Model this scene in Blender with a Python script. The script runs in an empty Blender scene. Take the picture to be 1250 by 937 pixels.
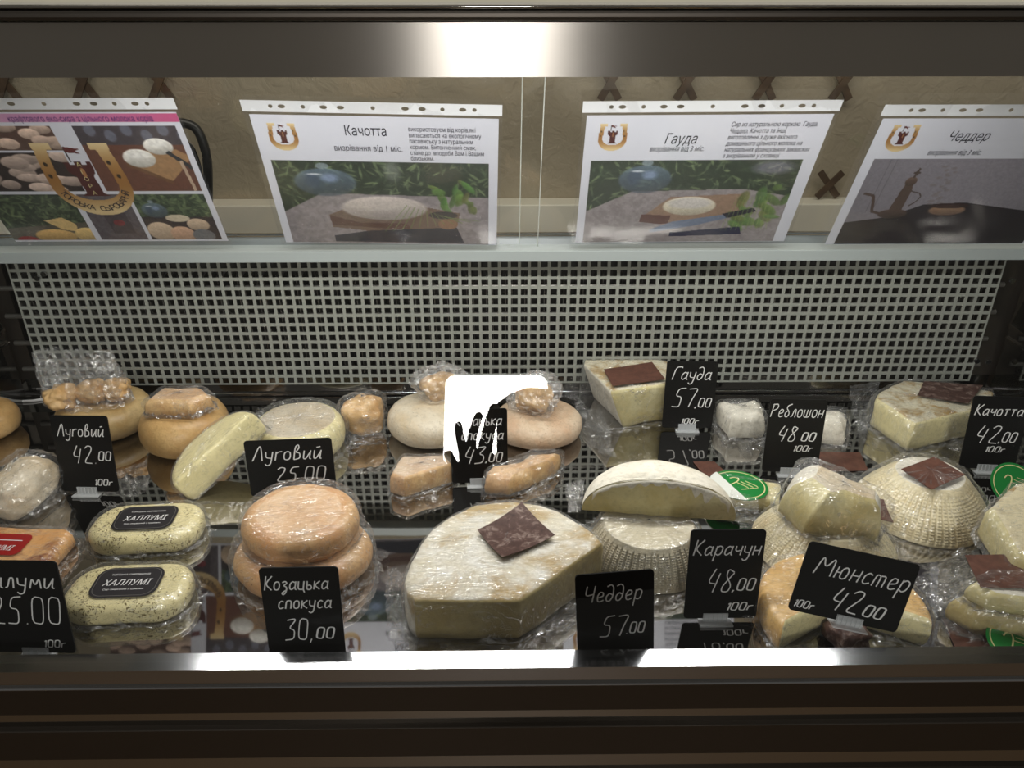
import bpy, bmesh, math, random
import numpy as np
from mathutils import Vector, Matrix, noise
from mathutils.geometry import delaunay_2d_cdt
C = bpy.context.scene.collection
PI = math.pi
# ------------------------------------------------------------ camera
F, W, HH = 940.0, 1250, 937
TH, PSI, CH = math.radians(27.7), math.radians(.65), .595
cam_d = bpy.data.cameras.new('camera'); cam = bpy.data.objects.new('camera', cam_d); C.objects.link(cam)
cam_d.sensor_width = 36; cam_d.lens = F/W*36; cam_d.clip_start = .01
fw = Vector((math.sin(PSI)*math.cos(TH), math.cos(PSI)*math.cos(TH), -math.sin(TH)))
cam.location = (0, 0, CH); cam.rotation_euler = fw.to_track_quat('-Z', 'Y').to_euler()
bpy.context.scene.camera = cam
RT = Vector((math.cos(PSI), -math.sin(PSI), 0)); UP = RT.cross(fw)
def ray(px, py): return (fw + RT*((px-W/2)/F) - UP*((py-HH/2)/F)).normalized()
def at(px, py, z=0):
    d = ray(px, py); t = (z-CH)/d.z
    return Vector((d.x*t, d.y*t, z))
def atY(px, py, y):
    d = ray(px, py); t = y/d.y
    return Vector((d.x*t, y, CH+d.z*t))
# ------------------------------------------------------------ world, light, exposure
sc = bpy.context.scene
w = bpy.data.worlds.new('room_light'); sc.world = w; w.use_nodes = True
w.node_tree.nodes['Background'].inputs[0].default_value = (.95, .90, .80, 1)
w.node_tree.nodes['Background'].inputs[1].default_value = .11
def area(name, loc, aim, sx, sy, power, col):
    l = bpy.data.lights.new(name, 'AREA'); l.shape = 'RECTANGLE'; l.size = sx; l.size_y = sy
    l.energy = power; l.color = col
    o = bpy.data.objects.new(name, l); C.objects.link(o); o.location = loc
    o.rotation_euler = (Vector(aim)-Vector(loc)).to_track_quat('-Z', 'Y').to_euler(); return o
area('case_light', (.02, .785, .53), (.02, .79, .0), 1.0, .03, 4.3, (1, .975, .93))
area('wall_fill_light', (.2, 1.15, 1.25), (.2, 2.0, .25), 2.4, .4, 12, (1, .93, .82))  # added fill lamp, out of view, brightens the wall and ledge behind the case
sc.view_settings.view_transform = 'Standard'; sc.view_settings.look = 'None'
sc.view_settings.exposure = 0.0; sc.view_settings.gamma = 1
# ------------------------------------------------------------ materials
def lin(c): return tuple(((x/12.92) if x <= .04045 else ((x+.055)/1.055)**2.4) for x in c)
def S(r, g, b): return lin((r/255, g/255, b/255))
def mat(name, col=(.5, .5, .5), rough=.5, metal=0, **k):
    m = bpy.data.materials.new(name); m.use_nodes = True
    p = m.node_tree.nodes['Principled BSDF']
    p.inputs['Base Color'].default_value = (*col, 1); p.inputs['Roughness'].default_value = rough
    p.inputs['Metallic'].default_value = metal
    for a, v in k.items(): p.inputs[a].default_value = v
    return m
def nd(m, t, **k):
    n = m.node_tree.nodes.new(t)
    for a, v in k.items():
        if a in n.inputs: n.inputs[a].default_value = v
        else: setattr(n, a, v)
    return n
def lk(m, a, b): m.node_tree.links.new(a, b)
def noisetex(m, scale, detail=5, rough=.6, dist=0, vec=None):
    n = nd(m, 'ShaderNodeTexNoise'); n.inputs['Scale'].default_value = scale
    n.inputs['Detail'].default_value = detail; n.inputs['Roughness'].default_value = rough; n.inputs['Distortion'].default_value = dist
    if vec is None:
        tc = nd(m, 'ShaderNodeTexCoord'); vec = tc.outputs['Object']
    lk(m, vec, n.inputs['Vector']); return n.outputs['Fac']
def ramp(m, fac, stops):
    r = nd(m, 'ShaderNodeValToRGB'); lk(m, fac, r.inputs[0]); e = r.color_ramp.elements
    while len(e) < len(stops): e.new(.5)
    for i, (p, c) in enumerate(stops): e[i].position = p; e[i].color = (*c, 1)
    return r.outputs[0]
def mixc(m, fac, a, b, mode='MIX'):
    n = nd(m, 'ShaderNodeMix'); n.data_type = 'RGBA'; n.blend_type = mode
    if isinstance(fac, float): n.inputs[0].default_value = fac
    else: lk(m, fac, n.inputs[0])
    for i, v in ((6, a), (7, b)):
        if isinstance(v, tuple): n.inputs[i].default_value = (*v, 1)
        else: lk(m, v, n.inputs[i])
    return n.outputs[2]
def bump(m, h, strength=.3, dist=.001):
    b = nd(m, 'ShaderNodeBump'); b.inputs['Strength'].default_value = strength; b.inputs['Distance'].default_value = dist
    lk(m, h, b.inputs['Height']); return b.outputs[0]
def PB(m): return m.node_tree.nodes['Principled BSDF']
def cheese_mat(name, c1, c2, c3=None, scale=25, rough=.45, bmp=.4, fine=260, sss=.0, patch=9, pos=(.4, .62), speck=None):
    m = mat(name, c1, rough)
    col = ramp(m, noisetex(m, scale, 6), [(.3, c1), (.7, c2)])
    if c3: col = mixc(m, ramp(m, noisetex(m, patch, 8, .65, .5), [(pos[0], (0, 0, 0)), (pos[1], (1, 1, 1))]), col, c3)
    if speck:
        vo = nd(m, 'ShaderNodeTexVoronoi'); vo.inputs['Scale'].default_value = 210; tc = nd(m, 'ShaderNodeTexCoord'); lk(m, tc.outputs['Object'], vo.inputs['Vector'])
        sp = ramp(m, vo.outputs['Distance'], [(.12, (1, 1, 1)), (.24, (0, 0, 0))]); dn = ramp(m, noisetex(m, 60, 3), [(.52, (0, 0, 0)), (.60, (1, 1, 1))])
        col = mixc(m, mixc(m, 1.0, sp, dn, 'MULTIPLY'), col, speck)
    col = mixc(m, ramp(m, noisetex(m, 150, 5, .7), [(.36, (.55, .55, .55)), (.5, (0, 0, 0))]), col, tuple(x*.72 for x in c1))
    lk(m, col, PB(m).inputs['Base Color'])
    lk(m, bump(m, noisetex(m, fine, 4), bmp, .0015), PB(m).inputs['Normal'])
    return m
M = {}
def PB0(m): return m.node_tree.nodes['Principled BSDF']
M['steel'] = mat('brushed_steel', (.50, .47, .43), .29, 1, Anisotropic=1.0)
_m = M['steel']; _tg = nd(_m, 'ShaderNodeCombineXYZ'); _tg.inputs[2].default_value = 1.0; lk(_m, _tg.outputs[0], PB0(_m).inputs['Tangent']); _t = nd(_m, 'ShaderNodeTexCoord'); _mp = nd(_m, 'ShaderNodeMapping'); _mp.inputs['Scale'].default_value = (2, 60, 420)
lk(_m, _t.outputs['Object'], _mp.inputs[0]); lk(_m, bump(_m, noisetex(_m, 4, 4, .6, 0, _mp.outputs[0]), .10, .0002), PB(_m).inputs['Normal'])
M['steel_dark'] = mat('dark_steel_profile', (.13, .115, .10), .38, 1)
M['polished'] = mat('polished_steel_strip', (.45, .43, .40), .06, 1)
M['rail'] = mat('satin_rail_steel', (.50, .51, .54), .14, 1)
M['deck'] = mat('mirror_steel_deck', (.40, .39, .38), .035, 1)
lk(M['deck'], bump(M['deck'], noisetex(M['deck'], 7, 2), .04, .004), PB(M['deck']).inputs['Normal'])
M['side'] = mat('dark_side_panel', (.34, .34, .33), .07, 1)
M['shelf'] = mat('grey_white_shelf', S(158, 166, 166), .4)
M['grille'] = mat('grille_paint', S(144, 147, 140), .45)
M['dark'] = mat('dark_cavity', (.03, .028, .026), .6)
M['fin'] = mat('dull_aluminium_fin', (.32, .31, .29), .4, .7)
M['black'] = mat('black_board', (.003, .003, .003), .45, 0, **{'Specular IOR Level': .25})
M['chalk'] = mat('white_marker_ink', (.72, .72, .72), .7)
M['clip'] = mat('clear_plastic_clip', (.75, .78, .8), .15, 0, **{'Alpha': .38})
M['white_paper'] = mat('white_paper', S(226, 229, 245), .35)
M['ink'] = mat('printed_ink_dark', S(38, 38, 52), .4)
M['purple'] = mat('printed_ink_purple', S(70, 30, 110), .4)
M['strip'] = mat('sleeve_strip', S(214, 217, 222), .4)
M['cable'] = mat('white_cable', (.8, .8, .82), .35)
M['chairblack'] = mat('black_chair_paint', (.012, .012, .012), .35)
M['wood'] = mat('trellis_brown_wood', S(84, 60, 40), .6)
lk(M['wood'], ramp(M['wood'], noisetex(M['wood'], 30, 5), [(.3, S(60, 44, 30)), (.7, S(88, 68, 48))]), PB(M['wood']).inputs['Base Color'])
M['wall'] = mat('beige_plaster', S(150, 140, 120), .85)
lk(M['wall'], ramp(M['wall'], noisetex(M['wall'], 3, 5), [(.3, S(146, 136, 117)), (.7, S(160, 150, 130))]), PB(M['wall']).inputs['Base Color'])
lk(M['wall'], bump(M['wall'], noisetex(M['wall'], 26, 6, .6, .8), .5, .012), PB(M['wall']).inputs['Normal'])
M['whitewood'] = mat('white_painted_board', S(222, 218, 204), .5)
M['floor'] = mat('brown_floor', S(130, 108, 84), .5)
M['hide'] = mat('brown_label_card', S(92, 60, 48), .5)
lk(M['hide'], ramp(M['hide'], noisetex(M['hide'], 70, 7, .7, .6), [(.3, S(70, 40, 32)), (.75, S(112, 74, 60))]), PB(M['hide']).inputs['Base Color'])
M['hide_blk'] = mat('dark_label_card', S(70, 50, 46), .45)
lk(M['hide_blk'], ramp(M['hide_blk'], noisetex(M['hide_blk'], 90, 8, .75, .6), [(.3, S(52, 34, 32)), (.52, S(84, 60, 54)), (.66, S(150, 132, 124))]), PB(M['hide_blk']).inputs['Base Color'])
M['hide_print'] = mat('label_print', S(54, 34, 30), .5)
M['green'] = mat('green_sticker', S(20, 120, 52), .35)
M['cream'] = mat('cream_sticker_print', S(214, 205, 150), .4)
M['white'] = mat('white_print', (.75, .75, .75), .5)
M['stickerwhite'] = mat('sticker_paper', S(215, 218, 212), .5)
M['red'] = mat('red_sticker', S(150, 22, 20), .4)
M['hal_label'] = mat('charcoal_sticker', S(36, 34, 38), .4)
# cheeses
M['rind_gold'] = cheese_mat('golden_rind', S(200, 172, 120), S(212, 186, 138), S(182, 148, 92), 18, .4, .35)
M['rind_amber'] = cheese_mat('amber_rind', S(190, 154, 100), S(204, 170, 118), S(172, 130, 74), 18, .38, .35)
M['rind_orange'] = cheese_mat('orange_wax_rind', S(208, 162, 110), S(220, 184, 136), S(192, 134, 80), 14, .36, .3, speck=S(130, 90, 60))
M['rind_peach'] = cheese_mat('peach_rind', S(216, 178, 136), S(226, 200, 168), S(204, 156, 104), 20, .45, .5, speck=S(120, 90, 70))
M['rind_pink'] = cheese_mat('pale_rose_rind', S(206, 182, 154), S(220, 202, 178), S(196, 160, 128), 30, .5, .7, speck=S(150, 120, 95))
M['rind_grey'] = cheese_mat('pale_grey_rind', S(212, 200, 178), S(224, 216, 198), S(198, 176, 140), 24, .5, .7, speck=S(150, 130, 105))
M['paste_yellow'] = cheese_mat('pale_yellow_paste', S(228, 216, 162), S(234, 224, 178), S(224, 200, 110), 12, .35, .2, 150, patch=14, pos=(.6, .8))
M['paste_gold'] = cheese_mat('golden_paste', S(214, 174, 118), S(226, 194, 144), S(188, 142, 88), 30, .4, .5, 120, patch=25)
M['paste'] = cheese_mat('ivory_paste', S(186, 170, 118), S(200, 186, 140), S(172, 150, 92), 14, .5, .6, 90)
M['paste_gouda'] = cheese_mat('olive_ivory_paste', S(212, 202, 154), S(220, 212, 172), S(194, 176, 112), 20, .5, .6, 110)
M['rind_mold'] = cheese_mat('white_mould_rind', S(216, 206, 180), S(234, 232, 226), S(184, 158, 108), 34, .7, .8, 220, patch=13, pos=(.47, .60))
M['rind_white'] = cheese_mat('white_bloomy_rind', S(222, 216, 200), S(234, 230, 218), S(196, 184, 158), 40, .75, .9, 160, patch=16, pos=(.5, .75))
M['rind_grit'] = cheese_mat('mottled_tan_rind', S(222, 214, 184), S(232, 226, 204), S(176, 144, 84), 50, .7, .9, 200, patch=34, pos=(.46, .6))
M['rib_cream'] = cheese_mat('cream_basket_rind', S(222, 208, 170), S(232, 222, 190), S(206, 178, 124), 22, .6, .6, 200, patch=10, pos=(.5, .72))
M['rib_grey'] = cheese_mat('greyish_basket_rind', S(202, 192, 166), S(214, 206, 184), S(170, 154, 122), 22, .6, .6, 200, patch=10, pos=(.5, .72))
M['halloumi'] = cheese_mat('herbed_pale_cheese', S(230, 216, 162), S(234, 224, 176), None, 20, .4, .3, 90)
_m = M['halloumi']; _v = nd(_m, 'ShaderNodeTexVoronoi'); _v.inputs['Scale'].default_value = 330
_tc = nd(_m, 'ShaderNodeTexCoord'); _nz = nd(_m, 'ShaderNodeTexNoise'); _nz.inputs['Scale'].default_value = 160; lk(_m, _tc.outputs['Object'], _nz.inputs['Vector']); lk(_m, mixc(_m, .012, _tc.outputs['Object'], _nz.outputs['Color'], 'ADD'), _v.inputs['Vector'])
_sp = ramp(_m, _v.outputs['Distance'], [(.24, (1, 1, 1)), (.44, (0, 0, 0))])
_dn = ramp(_m, noisetex(_m, 45, 3), [(.46, (0, 0, 0)), (.53, (1, 1, 1))])
_hs = mixc(_m, 1.0, _sp, _dn, 'MULTIPLY')
_b = PB(_m).inputs['Base Color'].links[0].from_socket
lk(_m, mixc(_m, _hs, _b, S(104, 86, 36)), PB(_m).inputs['Base Color'])
M['fried'] = cheese_mat('browned_cheese', S(222, 160, 92), S(232, 186, 126), S(128, 62, 30), 20, .35, .3, 90, patch=20, pos=(.5, .62))
def film(name, base=.045, streak=.9, sc_=42, rough=.17, bmp=.7):
    m = bpy.data.materials.new(name); m.use_nodes = True; nt = m.node_tree
    for n in list(nt.nodes): nt.nodes.remove(n)
    out = nd(m, 'ShaderNodeOutputMaterial'); tr = nd(m, 'ShaderNodeBsdfTransparent'); tr.inputs[0].default_value = (.97, .97, .97, 1)
    gl = nd(m, 'ShaderNodeBsdfGlossy'); gl.inputs['Roughness'].default_value = rough; gl.inputs[0].default_value = (1, 1, 1, 1)
    df = nd(m, 'ShaderNodeBsdfDiffuse'); df.inputs[0].default_value = (.85, .87, .9, 1)
    tc = nd(m, 'ShaderNodeTexCoord'); mp = nd(m, 'ShaderNodeMapping'); mp.inputs['Scale'].default_value = (.55, 3.2, 1); mp.inputs['Rotation'].default_value = (.3, .5, .8)
    lk(m, tc.outputs['Object'], mp.inputs[0])
    n1 = noisetex(m, sc_, 3, .55, 1.5, mp.outputs[0])
    rg = ramp(m, n1, [(.475, (0, 0, 0)), (.5, (1, 1, 1)), (.525, (0, 0, 0))])  # thin pale streaks paint highlights onto the film creases
    nr = bump(m, n1, bmp, .004)
    mk_ = ramp(m, noisetex(m, 26, 2, .5, .4), [(.40, (.12, .12, .12)), (.56, (1, 1, 1))]); rg = mixc(m, 1.0, rg, mk_, 'MULTIPLY')
    lk(m, nr, gl.inputs['Normal'])
    lw = nd(m, 'ShaderNodeLayerWeight'); lw.inputs[0].default_value = .5; lk(m, nr, lw.inputs['Normal'])
    fr = nd(m, 'ShaderNodeMath', operation='POWER'); lk(m, lw.outputs['Facing'], fr.inputs[0]); fr.inputs[1].default_value = 4
    f2 = nd(m, 'ShaderNodeMath', operation='MULTIPLY_ADD'); lk(m, fr.outputs[0], f2.inputs[0]); f2.inputs[1].default_value = .38; f2.inputs[2].default_value = .02
    a = nd(m, 'ShaderNodeMath', operation='MULTIPLY_ADD'); lk(m, rg, a.inputs[0]); a.inputs[1].default_value = streak*.5; lk(m, f2.outputs[0], a.inputs[2])
    b = nd(m, 'ShaderNodeMath', operation='ADD'); lk(m, a.outputs[0], b.inputs[0]); b.inputs[1].default_value = base; b.use_clamp = True
    mg = nd(m, 'ShaderNodeMixShader'); mg.inputs[0].default_value = .25; lk(m, gl.outputs[0], mg.inputs[1]); lk(m, df.outputs[0], mg.inputs[2])
    mx = nd(m, 'ShaderNodeMixShader'); lk(m, b.outputs[0], mx.inputs[0]); lk(m, tr.outputs[0], mx.inputs[1]); lk(m, mg.outputs[0], mx.inputs[2])
    lk(m, mx.outputs[0], out.inputs[0]); return m
M['film'] = film('cling_film')
M['film_bag'] = film('crumpled_bag_film', .17, .9, 60, .2, .8)
M['sleeve'] = film('poster_sleeve_film', .03, .04, 6, .1, .15)
def glass(name, refl, tint=(.97, .98, .97)):
    m = bpy.data.materials.new(name); m.use_nodes = True; nt = m.node_tree
    for n in list(nt.nodes): nt.nodes.remove(n)
    out = nd(m, 'ShaderNodeOutputMaterial'); tr = nd(m, 'ShaderNodeBsdfTransparent'); tr.inputs[0].default_value = (*tint, 1)
    gl = nd(m, 'ShaderNodeBsdfGlossy'); gl.inputs['Roughness'].default_value = 0.0
    mx = nd(m, 'ShaderNodeMixShader'); mx.inputs[0].default_value = refl
    lk(m, tr.outputs[0], mx.inputs[1]); lk(m, gl.outputs[0], mx.inputs[2]); lk(m, mx.outputs[0], out.inputs[0]); return m
M['glass'] = glass('clear_glass', .045)
M['glass_edge'] = mat('glass_edge', (.55, .58, .55), .2)
# ------------------------------------------------------------ helpers
def tag_(o, label=None, cat=None, group=None, kind=None):
    if label: o['label'] = label
    if cat: o['category'] = cat
    if group: o['group'] = group
    if kind: o['kind'] = kind
    return o
def root(name, label, cat, loc=(0, 0, 0), rot=None, group=None):
    o = bpy.data.objects.new(name, None); C.objects.link(o); o.empty_display_size = .02
    o.location = loc
    if rot is not None: o.rotation_euler = rot.to_euler() if isinstance(rot, Matrix) else rot
    return tag_(o, label, cat, group)
def mk(name, verts, faces, mats, parent=None, smooth=True, mi=None, loc=None):
    me = bpy.data.meshes.new(name); me.from_pydata([tuple(v) for v in verts], [], faces)
    for m in (mats if isinstance(mats, (list, tuple)) else [mats]): me.materials.append(m)
    if mi is not None: me.polygons.foreach_set('material_index', mi)
    me.polygons.foreach_set('use_smooth', [smooth]*len(me.polygons)); me.update()
    o = bpy.data.objects.new(name, me); C.objects.link(o)
    if parent: o.parent = parent
    if loc is not None: o.location = loc
    return o
class MB:
    def __init__(s): s.v = []; s.f = []
    def add(s, v, f):
        n = len(s.v); s.v += [Vector(p) for p in v]; s.f += [tuple(i+n for i in q) for q in f]; return s
    def box(s, a, b, M_=None):
        x0, y0, z0 = a; x1, y1, z1 = b
        v = [Vector(p) for p in ((x0,y0,z0),(x1,y0,z0),(x1,y1,z0),(x0,y1,z0),(x0,y0,z1),(x1,y0,z1),(x1,y1,z1),(x0,y1,z1))]
        if M_: v = [M_ @ p for p in v]
        return s.add(v, [(0,3,2,1),(4,5,6,7),(0,1,5,4),(1,2,6,5),(2,3,7,6),(3,0,4,7)])
    def tube(s, pts, r, n=8):
        pts = [Vector(p) for p in pts]; rings = []
        for i, p in enumerate(pts):
            t = (pts[min(i+1, len(pts)-1)] - pts[max(i-1, 0)]).normalized()
            a = t.cross(Vector((0, 0, 1)));  a = a.normalized() if a.length > .01 else Vector((1, 0, 0)); b = t.cross(a)
            rings.append([p + (a*math.cos(2*PI*k/n) + b*math.sin(2*PI*k/n))*r for k in range(n)])
        v = [q for rg in rings for q in rg]
        f = [(i*n+k, i*n+(k+1) % n, (i+1)*n+(k+1) % n, (i+1)*n+k) for i in range(len(pts)-1) for k in range(n)]
        f += [tuple(range(n))[::-1], tuple(range((len(pts)-1)*n, len(pts)*n))]
        return s.add(v, f)
    def prism(s, poly, z0, z1):   # xy polygon extruded
        n = len(poly); v = [(x, y, z0) for x, y in poly] + [(x, y, z1) for x, y in poly]
        return s.add(v, [tuple(range(n))[::-1], tuple(range(n, 2*n))] + [(i, (i+1) % n, n+(i+1) % n, n+i) for i in range(n)])
    def build(s, name, m, parent=None, smooth=False, bevel=0, loc=None):
        o = mk(name, s.v, s.f, m, parent, smooth, loc=loc)
        if bevel:
            b = o.modifiers.new('b', 'BEVEL'); b.width = bevel; b.segments = 2; b.limit_method = 'ANGLE'
        return o
def rrect(w, h, r, n=5, cx=0, cy=0):
    pts = []
    for qx, qy, a0 in ((1, 1, 0), (-1, 1, 90), (-1, -1, 180), (1, -1, 270)):
        for k in range(n+1):
            a = math.radians(a0+90*k/n); pts.append((cx+qx*(w/2-r)+r*math.cos(a), cy+qy*(h/2-r)+r*math.sin(a)))
    return pts
def circle(r, n=48, cx=0, cy=0, ry=None):
    return [(cx+r*math.cos(2*PI*k/n), cy+(ry or r)*math.sin(2*PI*k/n)) for k in range(n)]
def resample(poly, tags, n):
    m = len(poly); P = [Vector((p[0], p[1])) for p in poly]
    L = [(P[(i+1) % m]-P[i]).length for i in range(m)]; T = sum(L); out = []; tg = []
    cnt = [max(1, round(n*l/T)) for l in L]
    for i in range(m):
        for k in range(cnt[i]):
            out.append(P[i].lerp(P[(i+1) % m], k/cnt[i])); tg.append(tags[i] if tags else 0)
    return out, tg
def ridged(p, f, seed=0):
    q = Vector(p)*f + Vector((seed*3.1, seed*1.7, seed*.9)); return 1-2*abs(noise.noise(q))
def loft(poly, h, prof=None, tags=None, n=110, amp=.0012, nf=22, seed=0, dome=0, side_fn=None, cap=8, warp=None):
    """poly closed outline (m). prof: list of (inset, z fraction) bottom to top of the side.
    tags per outline segment: 0 rind side, 2 cut side. Material slot 0 side, 1 top, 2 cut."""
    pts, tg = resample(poly, tags, n); n = len(pts)
    c = sum(pts, Vector((0, 0)))/n
    prof = prof or [(.006, 0), (.002, .06), (0, .18), (0, .35), (0, .5), (0, .65), (0, .82), (.002, .94), (.006, 1)]
    rings = [(p[0], p[1]*h, 0) for p in prof]; v = []; f = []; mi = []
    for ins, z, _ in rings:
        for i, p in enumerate(pts):
            d = p-c; R = max(d.length, 1e-5); q = c+d*max(0, 1-ins/R)
            v.append(Vector((q.x, q.y, z)))
    nr = len(rings)
    for r in range(nr-1):
        for i in range(n):
            f.append((r*n+i, r*n+(i+1) % n, (r+1)*n+(i+1) % n, (r+1)*n+i))
            mi.append(2 if tg[i] == 2 else 0)
    last = rings[-1][0]
    base = (nr-1)*n
    for k in range(1, cap):
        s = 1-k/cap
        for i, p in enumerate(pts):
            d = p-c; R = max(d.length, 1e-5); q = d*max(0, 1-last/R)*s
            v.append(Vector((c.x+q.x, c.y+q.y, h+dome*(1-s*s))))
        b2 = len(v)-n
        for i in range(n): f.append((base+i, base+(i+1) % n, b2+(i+1) % n, b2+i)); mi.append(1)
        base = b2
    v.append(Vector((c.x, c.y, h+dome))); t = len(v)-1
    for i in range(n): f.append((base+i, base+(i+1) % n, t)); mi.append(1)
    v.append(Vector((c.x, c.y, 0))); t = len(v)-1
    for i in range(n): f.append(((i+1) % n, i, t)); mi.append(0)
    if side_fn:
        for k in range(nr*n):
            i = k % n; r = k//n; d = Vector((pts[i].x-c.x, pts[i].y-c.y, 0)); d.normalize()
            ang = math.atan2(d.y, d.x); v[k] += d*side_fn(ang, v[k].z/h)
    for k, p in enumerate(v):
        if p.z < 1e-6: continue
        d = Vector((p.x-c.x, p.y-c.y, (p.z-h*.5)*1.2)).normalized()
        v[k] = p + d*amp*(noise.noise(p*nf+Vector((seed, seed, 0)))*1.4 + .5*noise.noise(p*nf*3+Vector((0, seed, 7))))
    if warp: v = [warp(p) for p in v]
    return v, f, mi
JR = random.Random(5)
def jit(a): return Vector((JR.uniform(-a, a), JR.uniform(-a, a), JR.uniform(-a, a)))
def wrapmesh(poly, h, seed=0, gap=.003, skirt=.03, n=104, crin=.0035, dome=0, pin=.006, arc=None, lift=.0):
    """loose film over a cheese: top, sides and a crumpled skirt on the surface below"""
    pts, _ = resample(poly, None, n); n = len(pts); c = sum(pts, Vector((0, 0)))/n
    rows = []
    for z, ins in ((0.0012, -gap), (.12, -gap*.8), (.3, -gap*.7), (.5, -gap*.6), (.7, -gap*.6), (.88, -gap*.2), (1, pin*.6), (1.03, pin+.004)): rows.append((ins, z*h+ (gap if z > .9 else 0)))
    v = []; 
    def inten(a): return 1 if arc is None else max(0, math.cos((a-arc[0])/arc[1]*PI/2)) if abs(((a-arc[0]+PI) % (2*PI))-PI) < arc[1] else .12
    sk = [1.0, .72, .42, .18]
    for s in sk:
        for i, p in enumerate(pts):
            d = p-c; a = math.atan2(d.y, d.x); d.normalize()
            ln = skirt*s*(.55+.9*noise.noise(Vector((math.cos(a)*3, math.sin(a)*3, seed)))+.5*noise.noise(Vector((math.cos(a)*11, math.sin(a)*11, seed))))
            a2 = ((a-arc[0]+PI) % (2*PI))-PI if arc else 0
            k = 1 if arc is None else (max(.12, math.cos(a2/arc[1]*PI/2)) if abs(a2) < arc[1] else .12)
            ln = max(.002, ln)*k; q = p+d*(gap+ln)
            v.append(Vector((q.x, q.y, .0015+lift*(1-s)+ (.5+.5*noise.noise(Vector((q.x*60, q.y*60, seed))))*.007*k*math.sin(PI*min(1, s*.8+.1)))))
    for ins, z in rows:
        for i, p in enumerate(pts):
            d = p-c; R = d.length; q = c+d*(1-ins/R); v.append(Vector((q.x, q.y, max(.001, z))))
    nr = len(sk)+len(rows); f = []
    base = (nr-1)*n; lastins = rows[-1][0]
    for r in range(nr-1):
        for i in range(n): f.append((r*n+i, r*n+(i+1) % n, (r+1)*n+(i+1) % n, (r+1)*n+i))
    for k in range(1, 8):
        s = 1-k/8
        for p in pts:
            d = (p-c)*(1-lastins/(p-c).length)*s; v.append(Vector((c.x+d.x, c.y+d.y, h*1.03+gap*.4+dome*(1-s*s))))
        b2 = len(v)-n
        for i in range(n): f.append((base+i, base+(i+1) % n, b2+(i+1) % n, b2+i))
        base = b2
    v.append(Vector((c.x, c.y, h*1.03+dome))); t = len(v)-1
    for i in range(n): f.append((base+i, base+(i+1) % n, t))
    for k in range(len(v)):
        p = v[k]; d = Vector((p.x-c.x, p.y-c.y, max(0, p.z-h*.4))).normalized()
        flat = k < len(sk)*n
        a = crin*(.35 if p.z > h*.97 else 1)
        dd = a*(.5*ridged(p, 38, seed)+.35*ridged(p, 90, seed+3)+.35)
        v[k] = p + (Vector((0, 0, 1))*dd*.8 if flat else d*max(dd, -gap*.5))
        j_ = jit(crin*(.8 if flat else .5)*(.5 if p.z > h*.97 else 1)); v[k] += j_ if flat else (j_ - d*min(0, j_.dot(d)))
        if v[k].z < .0008: v[k].z = .0008
    return v, f
def lumpmesh(sx, sy, sz, seed, amp=.22, n=28, power=2.6, crin=0, f1=1.4):
    v = []; f = []
    for j in range(n+1):
        th = PI*j/n
        for i in range(2*n):
            a = PI*i/n
            d = Vector((math.sin(th)*math.cos(a), math.sin(th)*math.sin(a), math.cos(th)))
            k = (abs(d.x)**power+abs(d.y)**power+abs(d.z)**power)**(-1/power)
            k *= 1+amp*noise.noise(d*f1+Vector((seed*2.3, seed, 4)))+amp*.4*noise.noise(d*f1*2.5+Vector((seed, 9, seed)))
            p = Vector((d.x*sx*k, d.y*sy*k, d.z*sz*k))
            if crin: p += d*crin*(.6*ridged(p, 60, seed)+.5*ridged(p, 130, seed+2)+.3)+jit(crin*.6)
            p.z = max(p.z+sz, .0005 if not crin else .0002); v.append(p)
    for j in range(n):
        for i in range(2*n): f.append((j*2*n+i, (j+1)*2*n+i, (j+1)*2*n+(i+1) % (2*n), j*2*n+(i+1) % (2*n)))
    return v, f
def sheet(pts4, nu, nv, amp, seed, mat_, name, parent, f=40, dz=None):
    """crumpled loose film sheet between four corners"""
    a, b, c, d = [Vector(p) for p in pts4]; v = []; nn = (b-a).cross(d-a).normalized()
    for j in range(nv+1):
        for i in range(nu+1):
            u, w_ = i/nu, j/nv
            p = a.lerp(b, u).lerp(d.lerp(c, u), w_)
            e = min(u, 1-u, w_, 1-w_)
            p += nn*amp*(ridged(p, f, seed)+.5*ridged(p, f*2.3, seed+1)) + Vector((noise.noise(p*f+Vector((5, seed, 0))), noise.noise(p*f+Vector((0, seed, 5))), 0))*amp*1.2+jit(amp*.35)
            v.append(p)
    F_ = [(j*(nu+1)+i, j*(nu+1)+i+1, (j+1)*(nu+1)+i+1, (j+1)*(nu+1)+i) for j in range(nv) for i in range(nu)]
    return mk(name, v, F_, mat_, parent, amp < .001)
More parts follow.
